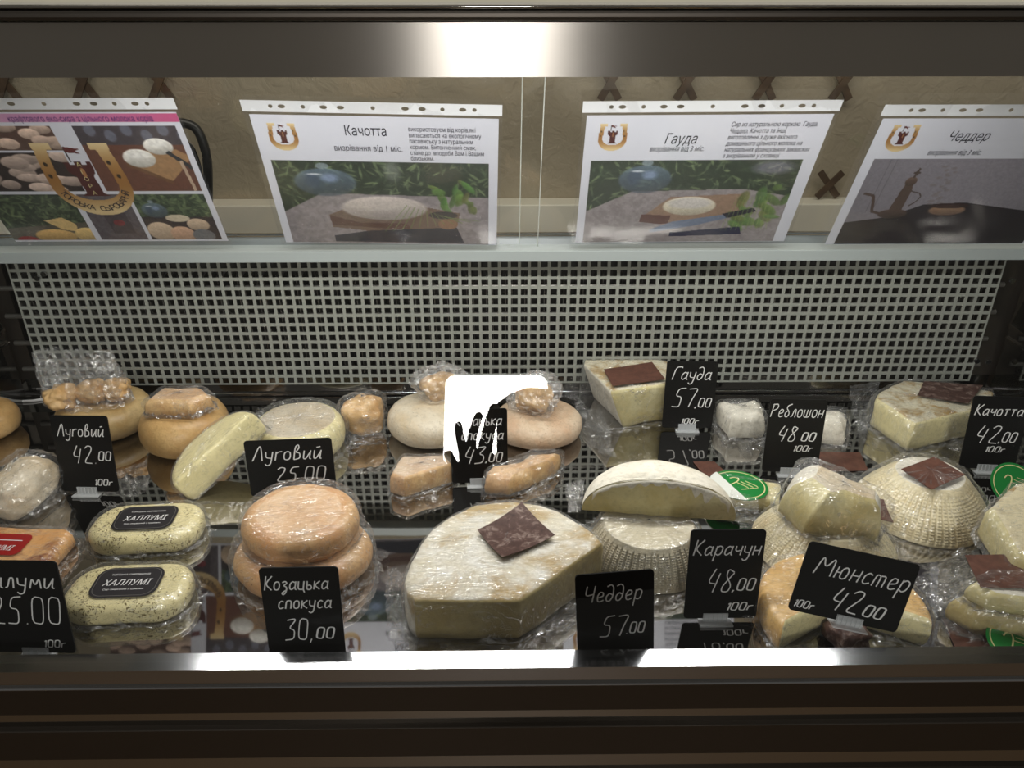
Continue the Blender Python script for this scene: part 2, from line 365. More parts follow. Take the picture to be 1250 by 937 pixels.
# ---- text
def printed(txt, size, m, parent, loc, rot=None, name='lettering', align='LEFT', shear=0, sx=1, line=1.0, bold=0, wd=None):
    if not txt.strip(): return None
    cu = bpy.data.curves.new('t', 'FONT'); cu.body = txt; cu.size = 1; cu.align_x = align; cu.shear = shear; cu.space_line = line; cu.fill_mode = 'NONE'
    cu.resolution_u = 2; cu.offset = bold/size; cu.resolution_u = 2
    o = bpy.data.objects.new('t', cu); C.objects.link(o)
    dg = bpy.context.evaluated_depsgraph_get(); dg.update()
    ol = bpy.data.meshes.new_from_object(o.evaluated_get(dg)); bpy.data.objects.remove(o); bpy.data.curves.remove(cu)
    vs = [v.co.xy for v in ol.vertices]; es = [tuple(e.vertices) for e in ol.edges]
    rr = delaunay_2d_cdt(vs, es, [], 0, 1e-6); ov, of = rr[0], rr[2]
    E_ = np.array([(*vs[a], *vs[b]) for a, b in es]); cen = np.array([[sum(ov[i].x for i in f)/len(f), sum(ov[i].y for i in f)/len(f)] for f in of])
    x0, y0, x1, y1 = [E_[:, i][None] for i in range(4)]; px, py = cen[:, :1], cen[:, 1:]
    with np.errstate(all='ignore'): hit = ((y0 > py) != (y1 > py)) & (px < (x1-x0)*(py-y0)/(y1-y0)+x0)
    keep = hit.sum(1) % 2 == 1
    me = bpy.data.meshes.new(name); me.from_pydata([(v.x, v.y, 0) for v in ov], [], [f for f, k in zip(of, keep) if k])
    me.transform(Matrix.Scale(size, 4))
    if wd: xs_ = [v.co.x for v in me.vertices]; sx = wd/(max(xs_)-min(xs_))
    me.name = name; me.materials.clear(); me.materials.append(m)
    r = bpy.data.objects.new(name, me); C.objects.link(r); r.parent = parent; r.location = loc; r.scale = (sx, 1, 1)
    if rot is not None: r.rotation_euler = rot
    return r
O_ = lambda x, y, w_, h: [(x+w_*.5, y+h), (x+.1*w_, y+h*.85), (x, y+h*.5), (x+.1*w_, y+.1*h), (x+w_*.5, y), (x+w_*.9, y+.12*h), (x+w_, y+h*.5), (x+w_*.9, y+h*.88), (x+w_*.5, y+h)]
G = {'Л': (.62, [[(0,0),(.28,1),(.38,1),(.5,0)]]), 'К': (.55, [[(.02,0),(.05,1)],[(.42,1),(.04,.45),(.45,0)]]),
 'Г': (.55, [[(0,0),(.1,.97),(.5,1),(.5,.9)]]), 'Ч': (.6, [[(.03,1),(0,.52),(.1,.42),(.42,.5)],[(.46,1),(.4,0)]]),
 'М': (.85, [[(0,0),(.12,1),(.36,.35),(.66,1),(.72,0)]]), 'Р': (.55, [[(0,0),(.06,1)],[(-.02,.93),(.38,1),(.44,.66),(.05,.45)]]),
 'Х': (.6, [[(0,0),(.5,1)],[(0,1),(.5,0)]]),
 'у': (.48, [[(0,.6),(.03,.2),(.3,.16)],[(.36,.6),(.3,-.25),(.12,-.36),(0,-.22)]]), 'г': (.4, [[(0,0),(.03,.6)],[(.02,.45),(.14,.58),(.32,.6)]]),
 'о': (.46, [O_(0,0,.34,.6)]), 'в': (.48, [[(.03,.02),(.05,.9),(.2,1.05),(.26,.8),(.08,.5),(.32,.46),(.34,.08),(.03,0)]]),
 'и': (.5, [[(.02,.6),(0,.06),(.12,0),(.34,.5)],[(.36,.6),(.32,.04),(.42,.02)]]), 'й': (.5, [[(.02,.6),(0,.06),(.12,0),(.34,.5)],[(.36,.6),(.32,.04),(.42,.02)],[(.1,.8),(.3,.85)]]),
 'з': (.42, [[(0,.52),(.18,.62),(.3,.48),(.08,.3),(.3,.2),(.26,-.2),(.1,-.36),(0,-.22),(.32,.02)]]), 'а': (.5, [[(.34,.5),(.18,.6),(.02,.4),(.02,.08),(.14,0),(.33,.2)],[(.37,.6),(.34,.06),(.44,0)]]),
 'ц': (.5, [[(0,.6),(0,.02),(.32,.02)],[(.34,.6),(.32,.02),(.42,-.2)]]), 'ь': (.4, [[(0,.6),(0,0),(.25,0),(.3,.18),(.2,.32),(0,.3)]]),
 'к': (.44, [[(0,0),(.02,.6)],[(.34,.6),(.03,.3),(.36,0)]]), 'с': (.42, [[(.32,.5),(.18,.6),(.02,.42),(.02,.1),(.14,0),(.33,.1)]]),
 'п': (.46, [[(0,0),(.02,.6),(.34,.6),(.33,0)]]), 'д': (.48, [[(.32,.38),(.16,.5),(0,.3),(.04,.03),(.22,0),(.36,.3),(.34,.85),(.18,1.02),(-.02,.9)]]),
 'е': (.44, [[(.02,.26),(.32,.34),(.3,.56),(.12,.6),(.01,.35),(.05,.05),(.18,0),(.36,.1)]]), 'р': (.48, [[(0,-.38),(.05,.6)],[(.04,.48),(.2,.62),(.38,.5),(.34,.12),(.2,0),(.04,.1)]]),
 'ч': (.44, [[(.02,.6),(.02,.32),(.12,.26),(.32,.32)],[(.34,.6),(.32,0)]]), 'н': (.46, [[(0,0),(.02,.6)],[(.34,.6),(.32,0)],[(.01,.3),(.33,.3)]]),
 'ю': (.64, [[(0,0),(.02,.6)],[(0,.3),(.2,.3)],O_(.2,0,.3,.6)]), 'т': (.46, [[(0,.58),(.36,.6)],[(.18,.6),(.17,0)]]),
 'm': (.6, [[(0,0),(.02,.6),(.22,.56),(.22,0)],[(.22,.56),(.44,.58),(.44,0)]]), 'б': (.46, [[(.3,.42),(.14,.48),(0,.28),(.05,.03),(.22,0),(.34,.22),(.26,.46),(.06,.66),(.1,.88),(.4,1)]]),
 'л': (.46, [[(0,.02),(.1,.08),(.18,.6),(.32,.6),(.34,0)]]), 'ш': (.6, [[(0,.6),(0,.02),(.44,.02),(.46,.6)],[(.23,.6),(.22,.02)]]),
 'м': (.56, [[(0,0),(.08,.6),(.22,.15),(.38,.6),(.46,0)]]),
 '0': (.52, [[(.14,1),(.02,.9),(0,.06),(.3,0),(.38,.1),(.4,.95),(.14,1)]]), '1': (.22, [[(.0,.75),(.12,1),(.08,0)]]),
 '2': (.52, [[(.02,.85),(.16,1),(.36,.95),(.36,.7),(0,.03),(.42,0)]]), '3': (.5, [[(0,.93),(.34,1),(.36,.9),(.1,.56),(.36,.46),(.34,.04),(-.04,0)]]),
 '4': (.54, [[(.2,1),(0,.42),(.34,.36)],[(.4,.82),(.28,0)]]), '5': (.54, [[(.46,1),(.14,.97),(.06,.58),(.34,.54),(.34,.08),(.26,.0),(-.02,.02)]]),
 '7': (.54, [[(.04,.95),(.46,1),(.3,.5),(.2,0)]]), '8': (.52, [[(.36,.85),(.12,1),(.08,.7),(.36,.3),(.3,.02),(.04,.02),(.02,.25),(.36,.82)]]),
 '.': (.18, [[(.03,.02),(.06,.0)]]), ',': (.18, [[(.06,.04),(.0,-.14)]]), ' ': (.3, []), '/': (.1, [])}
def strokes(txt, size, th, shear=.16, sq=1.0):
    mb = MB(); x = 0
    def ch(pl):
        for _ in range(2):
            q = [pl[0]]
            for a, b in zip(pl, pl[1:]):
                q += [(a[0]*.8+b[0]*.2, a[1]*.8+b[1]*.2), (a[0]*.2+b[0]*.8, a[1]*.2+b[1]*.8)]
            pl = q+[pl[-1]]
        return pl
    for c in txt:
        wd, st = G[c]
        for pl in st:
            P = [Vector(((x+p[0]*sq+p[1]*shear)*size, p[1]*size)) for p in ch(pl)]
            L = []
            for i, p in enumerate(P):
                t = (P[min(i+1, len(P)-1)]-P[max(i-1, 0)]); t = t.normalized() if t.length > 1e-9 else Vector((1, 0))
                nrm = Vector((-t.y, t.x))*th*.5; L.append((p+nrm, p-nrm))
            v = []; 
            for a, b in L: v += [(a.x, 0, a.y), (b.x, 0, b.y)]
            mb.add(v, [(2*i, 2*i+1, 2*i+3, 2*i+2) for i in range(len(L)-1)])
        x += wd*sq+.04
    return mb, x*size
GT = 'black price boards with white handwriting'
def price_tag(label, loc, w_, h, lines, yaw=0, lean=12, roll=0, clip=True, clipx=0, lift=.004):
    R = Matrix.Rotation(math.radians(yaw), 4, 'Z') @ Matrix.Rotation(math.radians(-lean), 4, 'X') @ Matrix.Rotation(math.radians(roll), 4, 'Y')
    r = root('price_board', label, 'price sign', loc, R, GT)
    mb = MB(); P = rrect(w_, h, .004); n = len(P)
    v = [(x, 0, z+h/2+lift) for x, z in P]+[(x, .0016, z+h/2+lift) for x, z in P]
    mb.add(v, [tuple(range(n)), tuple(range(n, 2*n))[::-1]]+[(i, n+i, n+(i+1) % n, (i+1) % n) for i in range(n)])
    mb.build('board', M['black'], r)
    for txt, x, z, size, wd in lines:
        s, L = strokes(txt, size, .0010 if size < .012 else .0013)
        k = wd/L if wd else 1
        s.v = [Vector((p.x*k+x-w_/2, -.0004, p.z+z+lift)) for p in s.v]
        s.build('lettering', M['chalk'], r)
    if clip:
        mb = MB(); cx = clipx
        mb.box((cx-.013, -.0025, 0), (cx+.013, -.0012, .011)).box((cx-.013, .0022, 0), (cx+.013, .0034, .009))
        for k in range(6): mb.box((cx-.012+k*.0046, -.0034, .001), (cx-.0112+k*.0046, -.0025, .0105))
        mb.box((cx-.017, -.010, 0), (cx+.017, .010, .0016)); mb.build('clear_clip', M['clip'], r)
    return r
exec_order = None
# ============================================================ SETTING
def struct(name, mb, m, bevel=0): return tag_(mb.build(name, m, bevel=bevel), kind='structure')
struct('wall_back', MB().box((-3.2, 2.0, -.95), (3.2, 2.1, 2.2)), M['wall'])
struct('floor', MB().box((-3.2, -3.0, -1.0), (3.2, 2.1, -.95)), M['floor'])
struct('trim_1', MB().box((-3.2, 1.93, -.13), (3.2, 2.0, atY(625, 250, 1.93).z)), M['whitewood'], .003)
# ============================================================ DISPLAY CASE
CASE = root('display_case', 'long stainless steel refrigerated counter holding the cheeses', 'display case', (0, .52, -.92))
def cpart(name, mb, m, bevel=0, smooth=False):
    o = mb.build(name, m, CASE, smooth, bevel); o.location = (0, -.52, .92); return o
XW = .80
cpart('mirror_deck', MB().box((-XW, .515, -.012), (XW, 1.100, 0)), M['deck'])
cpart('deck_upstand', MB().box((-XW, 1.100, -.012), (XW, 1.104, .03)), M['deck'])
cpart('deck_lip', MB().tube([(-XW, 1.098, .004), (XW, 1.098, .004)], .0016), M['rail'], smooth=True)
# front profile
rl = MB(); rl.add([(-XW-.6, .531, .030), (XW+.6, .531, .030), (XW+.6, .512, .0278), (-XW-.6, .512, .0278), (-XW-.6, .531, -.01), (XW+.6, .531, -.01), (XW+.6, .512, .012), (-XW-.6, .512, .012)],
       [(0, 3, 2, 1), (3, 7, 6, 2), (0, 1, 5, 4), (4, 5, 6, 7), (0, 4, 7, 3), (1, 2, 6, 5)])
cpart('front_rail', rl, M['rail'])
cpart('front_profile', MB().box((-XW-.6, .514, .006), (XW+.6, .53, .0278)), M['polished'])
cpart('front_profile', MB().box((-XW-.6, .511, .0035), (XW+.6, .53, .006)), M['rail'], .001)
cpart('front_panel', MB().box((-XW-.6, .513, -.031), (XW+.6, .53, .0035)), M['steel_dark'])
cpart('front_strip', MB().box((-XW-.6, .516, -.051), (XW+.6, .53, -.031)), M['polished'])
cpart('front_panel', MB().box((-XW-.6, .510, -.093), (XW+.6, .53, -.051)), M['steel_dark'], .001)
cpart('front_strip', MB().box((-XW-.6, .516, -.125), (XW+.6, .53, -.093)), M['polished'])
cpart('front_panel', MB().box((-XW-.6, .510, -.92), (XW+.6, .53, -.125)), M['steel_dark'])
cpart('cabinet_body', MB().box((-XW-.02, .53, -.92), (XW+.02, 1.10, -.013)), M['dark'])
# rear: evaporator cavity, grille, shelf
cpart('cavity_panel', MB().box((-XW, 1.135, 0), (XW, 1.14, .245)).box((-XW, 1.104, -.01), (XW, 1.14, 0)), M['dark'])
fm = MB(); random.seed(4)
for k in range(150): fm.box((-.74+k*.0099, 1.108, .03), (-.7393+k*.0099, 1.132, .2))
cpart('cooling_fins', fm, M['fin'])['kind'] = 'stuff'
fm = MB()
for z in (.05, .095, .14, .185):
    fm.tube([(-.76, 1.098, z), (.76, 1.098, z)], .004)
cpart('cooling_pipe', fm, M['fin'], smooth=True)
def grille_mesh(x0, x1, y, z0, z1, p=.01468, bar=.0047, t=.0016):
    mb = MB(); nx = round((x1-x0)/p); nz = round((z1-z0)/p)
    xs = [x0]; 
    for k in range(nx): a = x0+(k+.5)*(x1-x0)/nx; hw = ((x1-x0)/nx-bar)/2; xs += [a-hw, a+hw]
    xs.append(x1); zs = [z0]
    for k in range(nz): a = z0+(k+.5)*(z1-z0)/nz; hw = ((z1-z0)/nz-bar)/2; zs += [a-hw, a+hw]
    zs.append(z1); v = []; f = []
    A, B = len(xs), len(zs)
    for yy in (y, y+t):
        for z in zs:
            for x in xs: v.append((x, yy, z))
    for j in range(B-1):
        for i in range(A-1):
            q = j*A+i
            if i % 2 == 1 and j % 2 == 1:
                a, b, c, d = q, q+1, q+A+1, q+A; o = A*B
                f += [(a, a+o, b+o, b), (b, b+o, c+o, c), (c, c+o, d+o, d), (d, d+o, a+o, a)]
            else: f += [(q, q+1, q+A+1, q+A)]
    mb.add(v, f); return mb
cpart('air_grille', grille_mesh(-.728, .745, 1.086, .026, .246), M['grille'])
sh = MB().box((-XW-.3, 1.058, .2455), (XW+.3, 1.14, .250)).box((-XW-.3, 1.0565, .2375), (XW+.3, 1.060, .2535))
cpart('rear_shelf', sh, M['shelf'], .0006)
cpart('door_track', MB().box((-XW-.3, 1.10, .250), (XW+.3, 1.106, .262)).box((-XW-.3, 1.128, .250), (XW+.3, 1.134, .258)), M['rail'])
# top fascia
FB, FT = .5165, .5615
cpart('top_fascia', MB().box((-XW-.6, .75, FB), (XW+.6, .765, FT)), M['steel'])
tp = MB().box((-XW-.6, .742, FT+.0015), (XW+.6, .80, FT+.0105))
cpart('top_profile', tp, M['steel_dark'], .003)
cpart('top_profile', MB().tube([(-XW-.6, .744, FT+.0125), (XW+.6, .744, FT+.0125)], .002), M['polished'], smooth=True)
cpart('top_plate', MB().box((-XW-.6, .746, FT+.012), (XW+.6, .90, FT+.016)), M['whitewood'])
cpart('lamp_housing', MB().box((-.62, .765, .539), (.66, .84, .561)), M['shelf'])
# front glass, tilted back
g0, g1 = Vector((0, .522, .030)), Vector((0, .752, FB+.004))
nrm = Vector((0, -(g1-g0).z, (g1-g0).y)).normalized()
gm = MB()
gv = [(-XW-.5, g0.y, g0.z), (XW+.5, g0.y, g0.z), (XW+.5, g1.y, g1.z), (-XW-.5, g1.y, g1.z)]
gm.add(gv, [(0, 1, 2, 3)]); cpart('front_glass', gm, M['glass'])
# rear sliding glass doors, leaning the same way as the sheets
B0, B1 = Vector((0, 1.0655, .2545)), Vector((0, .944, .4905)); vdir = (B1-B0).normalized(); pn = Vector((0, -vdir.z, vdir.y)).normalized()
if pn.y > 0: pn = -pn
def pl_hit(px, py):      # pixel on the sheet plane -> (u, v)
    d = ray(px, py); o = Vector((0, 0, CH)); t = (B0-o).dot(pn)/d.dot(pn); p = o+d*t
    return p.x, (p-B0).dot(vdir)
def pw(u, v, off=0): return Vector((u, 0, 0))+Vector((0, B0.y, B0.z))+vdir*v+pn*off
xa = pl_hit(636, 200)[0]; xb = pl_hit(661, 200)[0]
for x0, x1, off in ((-XW-.2, xb, -.004), (xa, XW+.2, -.010)):
    gm = MB().add([pw(x0, 0, off), pw(x1, 0, off), pw(x1, .30, off), pw(x0, .30, off)], [(0, 1, 2, 3)])
    cpart('sliding_glass_door', gm, M['glass'])
    xe = xb if x0 < -.5 else xa
    ge = MB().add([pw(xe-.0006, 0, off+.0002), pw(xe+.0006, 0, off+.0002), pw(xe+.0006, .30, off+.0002), pw(xe-.0006, .30, off+.0002)], [(0, 1, 2, 3)])
    cpart('glass_edge', ge, M['glass_edge'])
# side panels and brackets
for s in (-1, 1):
    x = s*.775+.01
    mb = MB().box((min(x, x+s*.006), .54, 0), (max(x, x+s*.006), 1.09, .12))
    mb.box((min(x, x+s*.006), .98, .12), (max(x, x+s*.006), 1.09, .244)); cpart('side_panel', mb, M['side'])
    gm = MB().add([(x, .53, .12), (x, 1.09, .12), (x, 1.0, .50), (x, .76, .50)], [(0, 1, 2, 3)])
    cpart('side_glass', gm, glass('side_glass_%d' % s, .12, (.55, .6, .57)) if s < 0 else bpy.data.materials['side_glass_-1'])
    cpart('side_bracket', MB().box((x-s*.004, .70, .118), (x, 1.09, .124)).box((x-s*.004, .70, .100), (x, 1.09, .103)), M['polished'], .0008)
    cpart('shelf_bracket', MB().box((x-s*.006, .80, .246), (x, 1.06, .252)), M['shelf'], .001)
    for yy in (.86, .93, 1.0): cpart('bolt', MB().tube([(x-s*.009, yy, .11), (x, yy, .11)], .006, 12), M['rail'], smooth=True)
for x0 in (-.80, .746): cpart('end_plate', MB().box((x0, 1.100, .03), (x0+.055, 1.104, .246)), M['steel_dark'])
for px, py in ((46, 339), (54, 334), (1235, 342), (1192, 440), (1206, 441)):
    p = atY(px, py, 1.085); cpart('screw', MB().tube([p, p+Vector((0, -.003, 0))], .0042, 10), M['rail'])
bk = at(20, 468, .0); 
cpart('drain_bolt', MB().tube([at(18, 478, 0), at(18, 478, 0)+Vector((0, 0, .02))], .006, 12), M['rail'], smooth=True)
cb = [at(-30, 462, .012), at(-6, 474, .006), at(6, 484, .002), at(20, 490, .002), at(40, 489, .002), at(64, 485, .002), at(100, 484, .002)]
tag_(MB().tube(cb, .0022).build('cable', M['cable'], smooth=True), 'thin white cable lying in the back left corner', 'cable')
# reflected lamp behind the camera
def reflect_dir(px, py):
    d = ray(px, py); o = Vector((0, 0, CH)); t = (g0-o).dot(nrm)/d.dot(nrm); p = o+d*t
    return p, d-2*d.dot(nrm)*nrm
_p, _d = reflect_dir(606, 512)
_t = (-2.2-_p.y)/_d.y; LP = _p+_d*_t
LW = 127/F*(_t+(_p-Vector((0, 0, CH))).length)
lm = mat('lamp_panel', (1, 1, 1), .5); PB(lm).inputs['Emission Color'].default_value = (1, .97, .93, 1); PB(lm).inputs['Emission Strength'].default_value = 42
lr = root('wall_lamp', 'bright square light panel mirrored in the front glass', 'lamp', LP)
P = rrect(LW, LW*.93, LW*.1, 6); n = len(P)
mk('lamp_face', [(x, 0, z) for x, z in P], [tuple(range(n))[::-1]], lm, lr, False)
P = rrect(LW*1.06, LW*.99, LW*.11, 6)
MB().add([(x, -.005, z) for x, z in P]+[(x, -.05, z) for x, z in P], [tuple(range(n)), tuple(range(n, 2*n))[::-1]]+[(i, (i+1) % n, n+(i+1) % n, n+i) for i in range(n)]).build('lamp_frame', M['shelf'], lr)
# ============================================================ BEHIND THE CASE
def trellis(xs, lab):
    r = root('wooden_trellis', lab, 'trellis', (0, 0, 0))
    for px in xs:
        c = atY(px, 101, 1.975)
        for s in (-1, 1):
            dv = Vector((s*.52, 0, .85)).normalized(); L0, L1 = .045, .62
            a = c-dv*L0; b = c+dv*L1; t = Vector((dv.z, 0, -dv.x))*.0085
            yo = Vector((0, -.007*(s > 0), 0)); th = Vector((0, .006, 0))
            MB().add([a-t+yo, a+t+yo, b+t+yo, b-t+yo, a-t+yo+th, a+t+yo+th, b+t+yo+th, b-t+yo+th], [(0, 1, 2, 3), (7, 6, 5, 4), (0, 4, 5, 1), (1, 5, 6, 2), (2, 6, 7, 3), (3, 7, 4, 0)]).build('slat', M['wood'], r)
trellis((5, 101, 194), 'brown crossed wooden lattice on the beige wall, left of the two')
trellis((745, 838, 935, 1029), 'brown crossed wooden lattice on the beige wall, right of the two')
r = root('wooden_cross', 'small brown crossed slats on the wall below the right lattice', 'trellis', atY(1012, 225, 1.975))
for s in (-1, 1):
    MB().box((-.008, -.003*s-.004, -.042), (.008, -.003*s+.001, .042)).build('slat', M['wood'], r).rotation_euler = (0, s*.72, 0)
# black chair behind the glass
cr = root('bistro_chair', 'black chair with a rounded tube back behind the glass, left', 'chair', (0, 0, -.92))
def chp(nm, mb, sm=True): o = mb.build(nm, M['chairblack'], cr, sm); o.location = (0, 0, .92); return o
t0, t1, t2, t3, t4, t5 = atY(200, 152, 1.55), atY(222, 150, 1.55), atY(240, 158, 1.55), atY(251, 185, 1.55), atY(254, 215, 1.55), atY(254, 262, 1.55)
pts = [t1*(1-k/4)+t1.lerp(t2, .0)*(k/4) for k in range(1)]
xc = atY(165, 200, 1.55).x
rp = [t5, t4, t3, t2, t1, t0]; lp = [Vector((2*xc-p.x, p.y, p.z)) for p in rp[::-1]]
low = Vector((t5.x, 1.55, -.92)); low2 = Vector((2*xc-t5.x, 1.55, -.92))
def cr_(P, n=6):
    out = []
    for i in range(len(P)-1):
        p0, p1, p2, p3 = P[max(i-1, 0)], P[i], P[i+1], P[min(i+2, len(P)-1)]
        for k in range(n):
            t = k/n; out.append(.5*((2*p1)+(p2-p0)*t+(2*p0-5*p1+4*p2-p3)*t*t+(3*p1-p0-3*p2+p3)*t**3))
    return out+[P[-1]]
chp('back_frame', MB().tube([low]+cr_(rp+lp)+[low2], .009, 10))
bp = [Vector((p.x*.86+xc*.14, 1.555, p.z-.035)) for p in cr_(rp[1:]+lp[:-1])]
nb = len(bp); chp('back_panel', MB().add(bp+[p+Vector((0, .012, 0)) for p in bp], [tuple(range(nb)), tuple(range(nb, 2*nb))[::-1]]), False)
chp('seat', MB().box((xc-.2, 1.56, -.49), (xc+.2, 1.94, -.45)), False)
for sx in (-1, 1): chp('leg', MB().tube([(xc+sx*.18, 1.9, -.92), (xc+sx*.17, 1.88, -.47)], .011))
# ============================================================ POSTERS
def canvas(h, w_, c): a = np.zeros((h, w_, 3)); a[:] = np.array(c)/255.; return a
def yx(a): return np.mgrid[0:a.shape[0], 0:a.shape[1]].astype(float)
def ell(a, cx, cy, rx, ry, c, al=1., soft=.08, shade=0, ang=0):
    y, x = yx(a); dx, dy = x-cx, y-cy; ca, sa = math.cos(ang), math.sin(ang); u = (dx*ca+dy*sa)/rx; v = (-dx*sa+dy*ca)/ry
    d = np.sqrt(u*u+v*v); m = np.clip((1-d)/soft, 0, 1)*al; col = np.array(c)/255.*np.ones_like(a)
    if shade: col = col*(1-shade*np.clip(v+.1*u, -1, 1))[..., None]
    a[:] = a*(1-m[..., None])+col*m[..., None]
def poly(a, P, c, al=1.):
    y, x = yx(a); ins = np.zeros(a.shape[:2], bool); n = len(P)
    for i in range(n):
        x0, y0 = P[i]; x1, y1 = P[(i+1) % n]
        if y0 == y1: continue
        ins ^= ((y0 > y) != (y1 > y)) & (x < (x1-x0)*(y-y0)/(y1-y0)+x0)
    m = ins[..., None]*al; a[:] = a*(1-m)+np.array(c)/255.*m
def line(a, x0, y0, x1, y1, w_, c, al=1.):
    d = math.hypot(x1-x0, y1-y0) or 1; nx, ny = -(y1-y0)/d*w_/2, (x1-x0)/d*w_/2
    poly(a, [(x0+nx, y0+ny), (x1+nx, y1+ny), (x1-nx, y1-ny), (x0-nx, y0-ny)], c, al)
def grain(a, rs, sc_, amp, y0=0, y1=None):
    h, w_ = a.shape[:2]; y1 = y1 or h; g = rs.rand(h//sc_+2, w_//sc_+2)
    yy, xx = np.mgrid[0:h, 0:w_]/sc_; iy = yy.astype(int); ix = xx.astype(int); fy = yy-iy; fx = xx-ix
    n_ = g[iy, ix]*(1-fy)*(1-fx)+g[iy+1, ix]*fy*(1-fx)+g[iy, ix+1]*(1-fy)*fx+g[iy+1, ix+1]*fy*fx
    a[y0:y1] *= (1+amp*(n_[y0:y1, :, None]-.5))
def logo(a, cx, cy, s):
    y, x = yx(a); X = (x-cx)/s; Y = (y-cy)/s/1.15
    # horseshoe opening upward
    cyy = .15; d = np.hypot(X/.98, (Y-cyy)/.85)
    low = (Y > cyy) & (d < 1) & (np.hypot(X/.68, (Y-cyy)/.42) > 1)
    xi = .68+(.0)*Y; bow = .12*np.clip(-(Y-cyy), 0, 1.2)**1.6
    up = (Y <= cyy) & (Y > -.86) & (np.abs(X) < .98-bow) & (np.abs(X) > .68-bow)
    hook = (Y <= -.76) & (Y > -.93) & (np.abs(X) < .98-.08) & (np.abs(X) > .44)
    m = low | up | hook
    g = np.clip((Y+.9)/1.9, 0, 1); k = np.abs(np.sin(g*3.3))[..., None]
    col = np.array([170, 108, 34])/255*k+np.array([226, 196, 132])/255*(1-k)
    a[m] = col[m]
    for p in ((-.8, -.45), (.72, -.5), (.8, -.1), (-.84, -.1)): ell(a, cx+p[0]*s, cy+p[1]*s, .05*s, .07*s, (60, 40, 20))
    mr = (88, 24, 22)
    poly(a, [(cx+q[0]*s, cy+q[1]*s) for q in ((-.36,-.52),(-.22,-.52),(-.22,-.44),(-.1,-.44),(-.1,-.54),(.06,-.54),(.06,-.44),(.18,-.44),(.18,-.54),(.3,-.54),(.28,-.2),(.2,-.1),(.22,.42),(.36,.52),(-.34,.52),(-.2,.42),(-.22,-.1),(-.34,-.22))], mr)
    line(a, cx-.16*s, cy-.52*s, cx-.16*s, cy-.95*s, .03*s+.3, (60, 50, 50))
    poly(a, [(cx-.16*s, cy-.97*s), (cx+.2*s, cy-.9*s), (cx+.08*s, cy-.83*s), (cx+.18*s, cy-.76*s), (cx-.16*s, cy-.8*s)], (110, 30, 30))
    ell(a, cx+.0*s, cy-.2*s, .05*s, .16*s, (200, 130, 60), .9)
def foliage(a, y0, y1, rs, base=(44, 60, 44)):
    a[y0:y1] = np.array(base)/255
    for k in range(300):
        x = rs.rand()*a.shape[1]; y = y0+rs.rand()*(y1-y0); g = rs.rand()**1.5; k2 = rs.rand()
        ell(a, x, y, 1.2+k2*1.5, 4+rs.rand()*9, (46+80*g, 66+84*g, 48+44*g), .75, .5, 0, rs.rand()*PI)
def paper_mesh(arr, name, parent, frame, wmm, hmm, off, m):
    h, w_ = arr.shape[:2]; jj, ii = np.mgrid[0:h, 0:w_]
    u = ii/(w_-1)*wmm; v = -jj/(h-1)*hmm
    co = np.zeros((h*w_, 3)); o, eu, ev, en = [np.array(x) for x in frame]
    co = o+u.reshape(-1, 1)*eu+v.reshape(-1, 1)*ev+en*off
    q = (jj[:-1, :-1]*w_+ii[:-1, :-1]).reshape(-1); faces = np.stack([q, q+w_, q+w_+1, q+1], 1)
    me = bpy.data.meshes.new(name); me.vertices.add(h*w_); me.vertices.foreach_set('co', co.reshape(-1))
    nf = len(faces); me.loops.add(nf*4); me.loops.foreach_set('vertex_index', faces.reshape(-1))
    me.polygons.add(nf); me.polygons.foreach_set('loop_start', np.arange(nf)*4); me.polygons.foreach_set('loop_total', np.full(nf, 4))
    me.update(); me.validate()
    at_ = me.color_attributes.new('print', 'FLOAT_COLOR', 'POINT')
    L = np.where(arr <= .04045, arr/12.92, ((np.clip(arr, 0, 1)+.055)/1.055)**2.4)
    col = np.ones((h*w_, 4)); col[:, :3] = np.clip(L, 0, 1).reshape(-1, 3); at_.data.foreach_set('color', col.reshape(-1))
    me.materials.append(m); ob = bpy.data.objects.new(name, me); C.objects.link(ob); ob.parent = parent; return ob
M['print'] = mat('printed_paper', (1, 1, 1), .4)
_a = nd(M['print'], 'ShaderNodeVertexColor', layer_name='print'); lk(M['print'], _a.outputs[0], PB(M['print']).inputs['Base Color'])
PWH = (203, 207, 224)
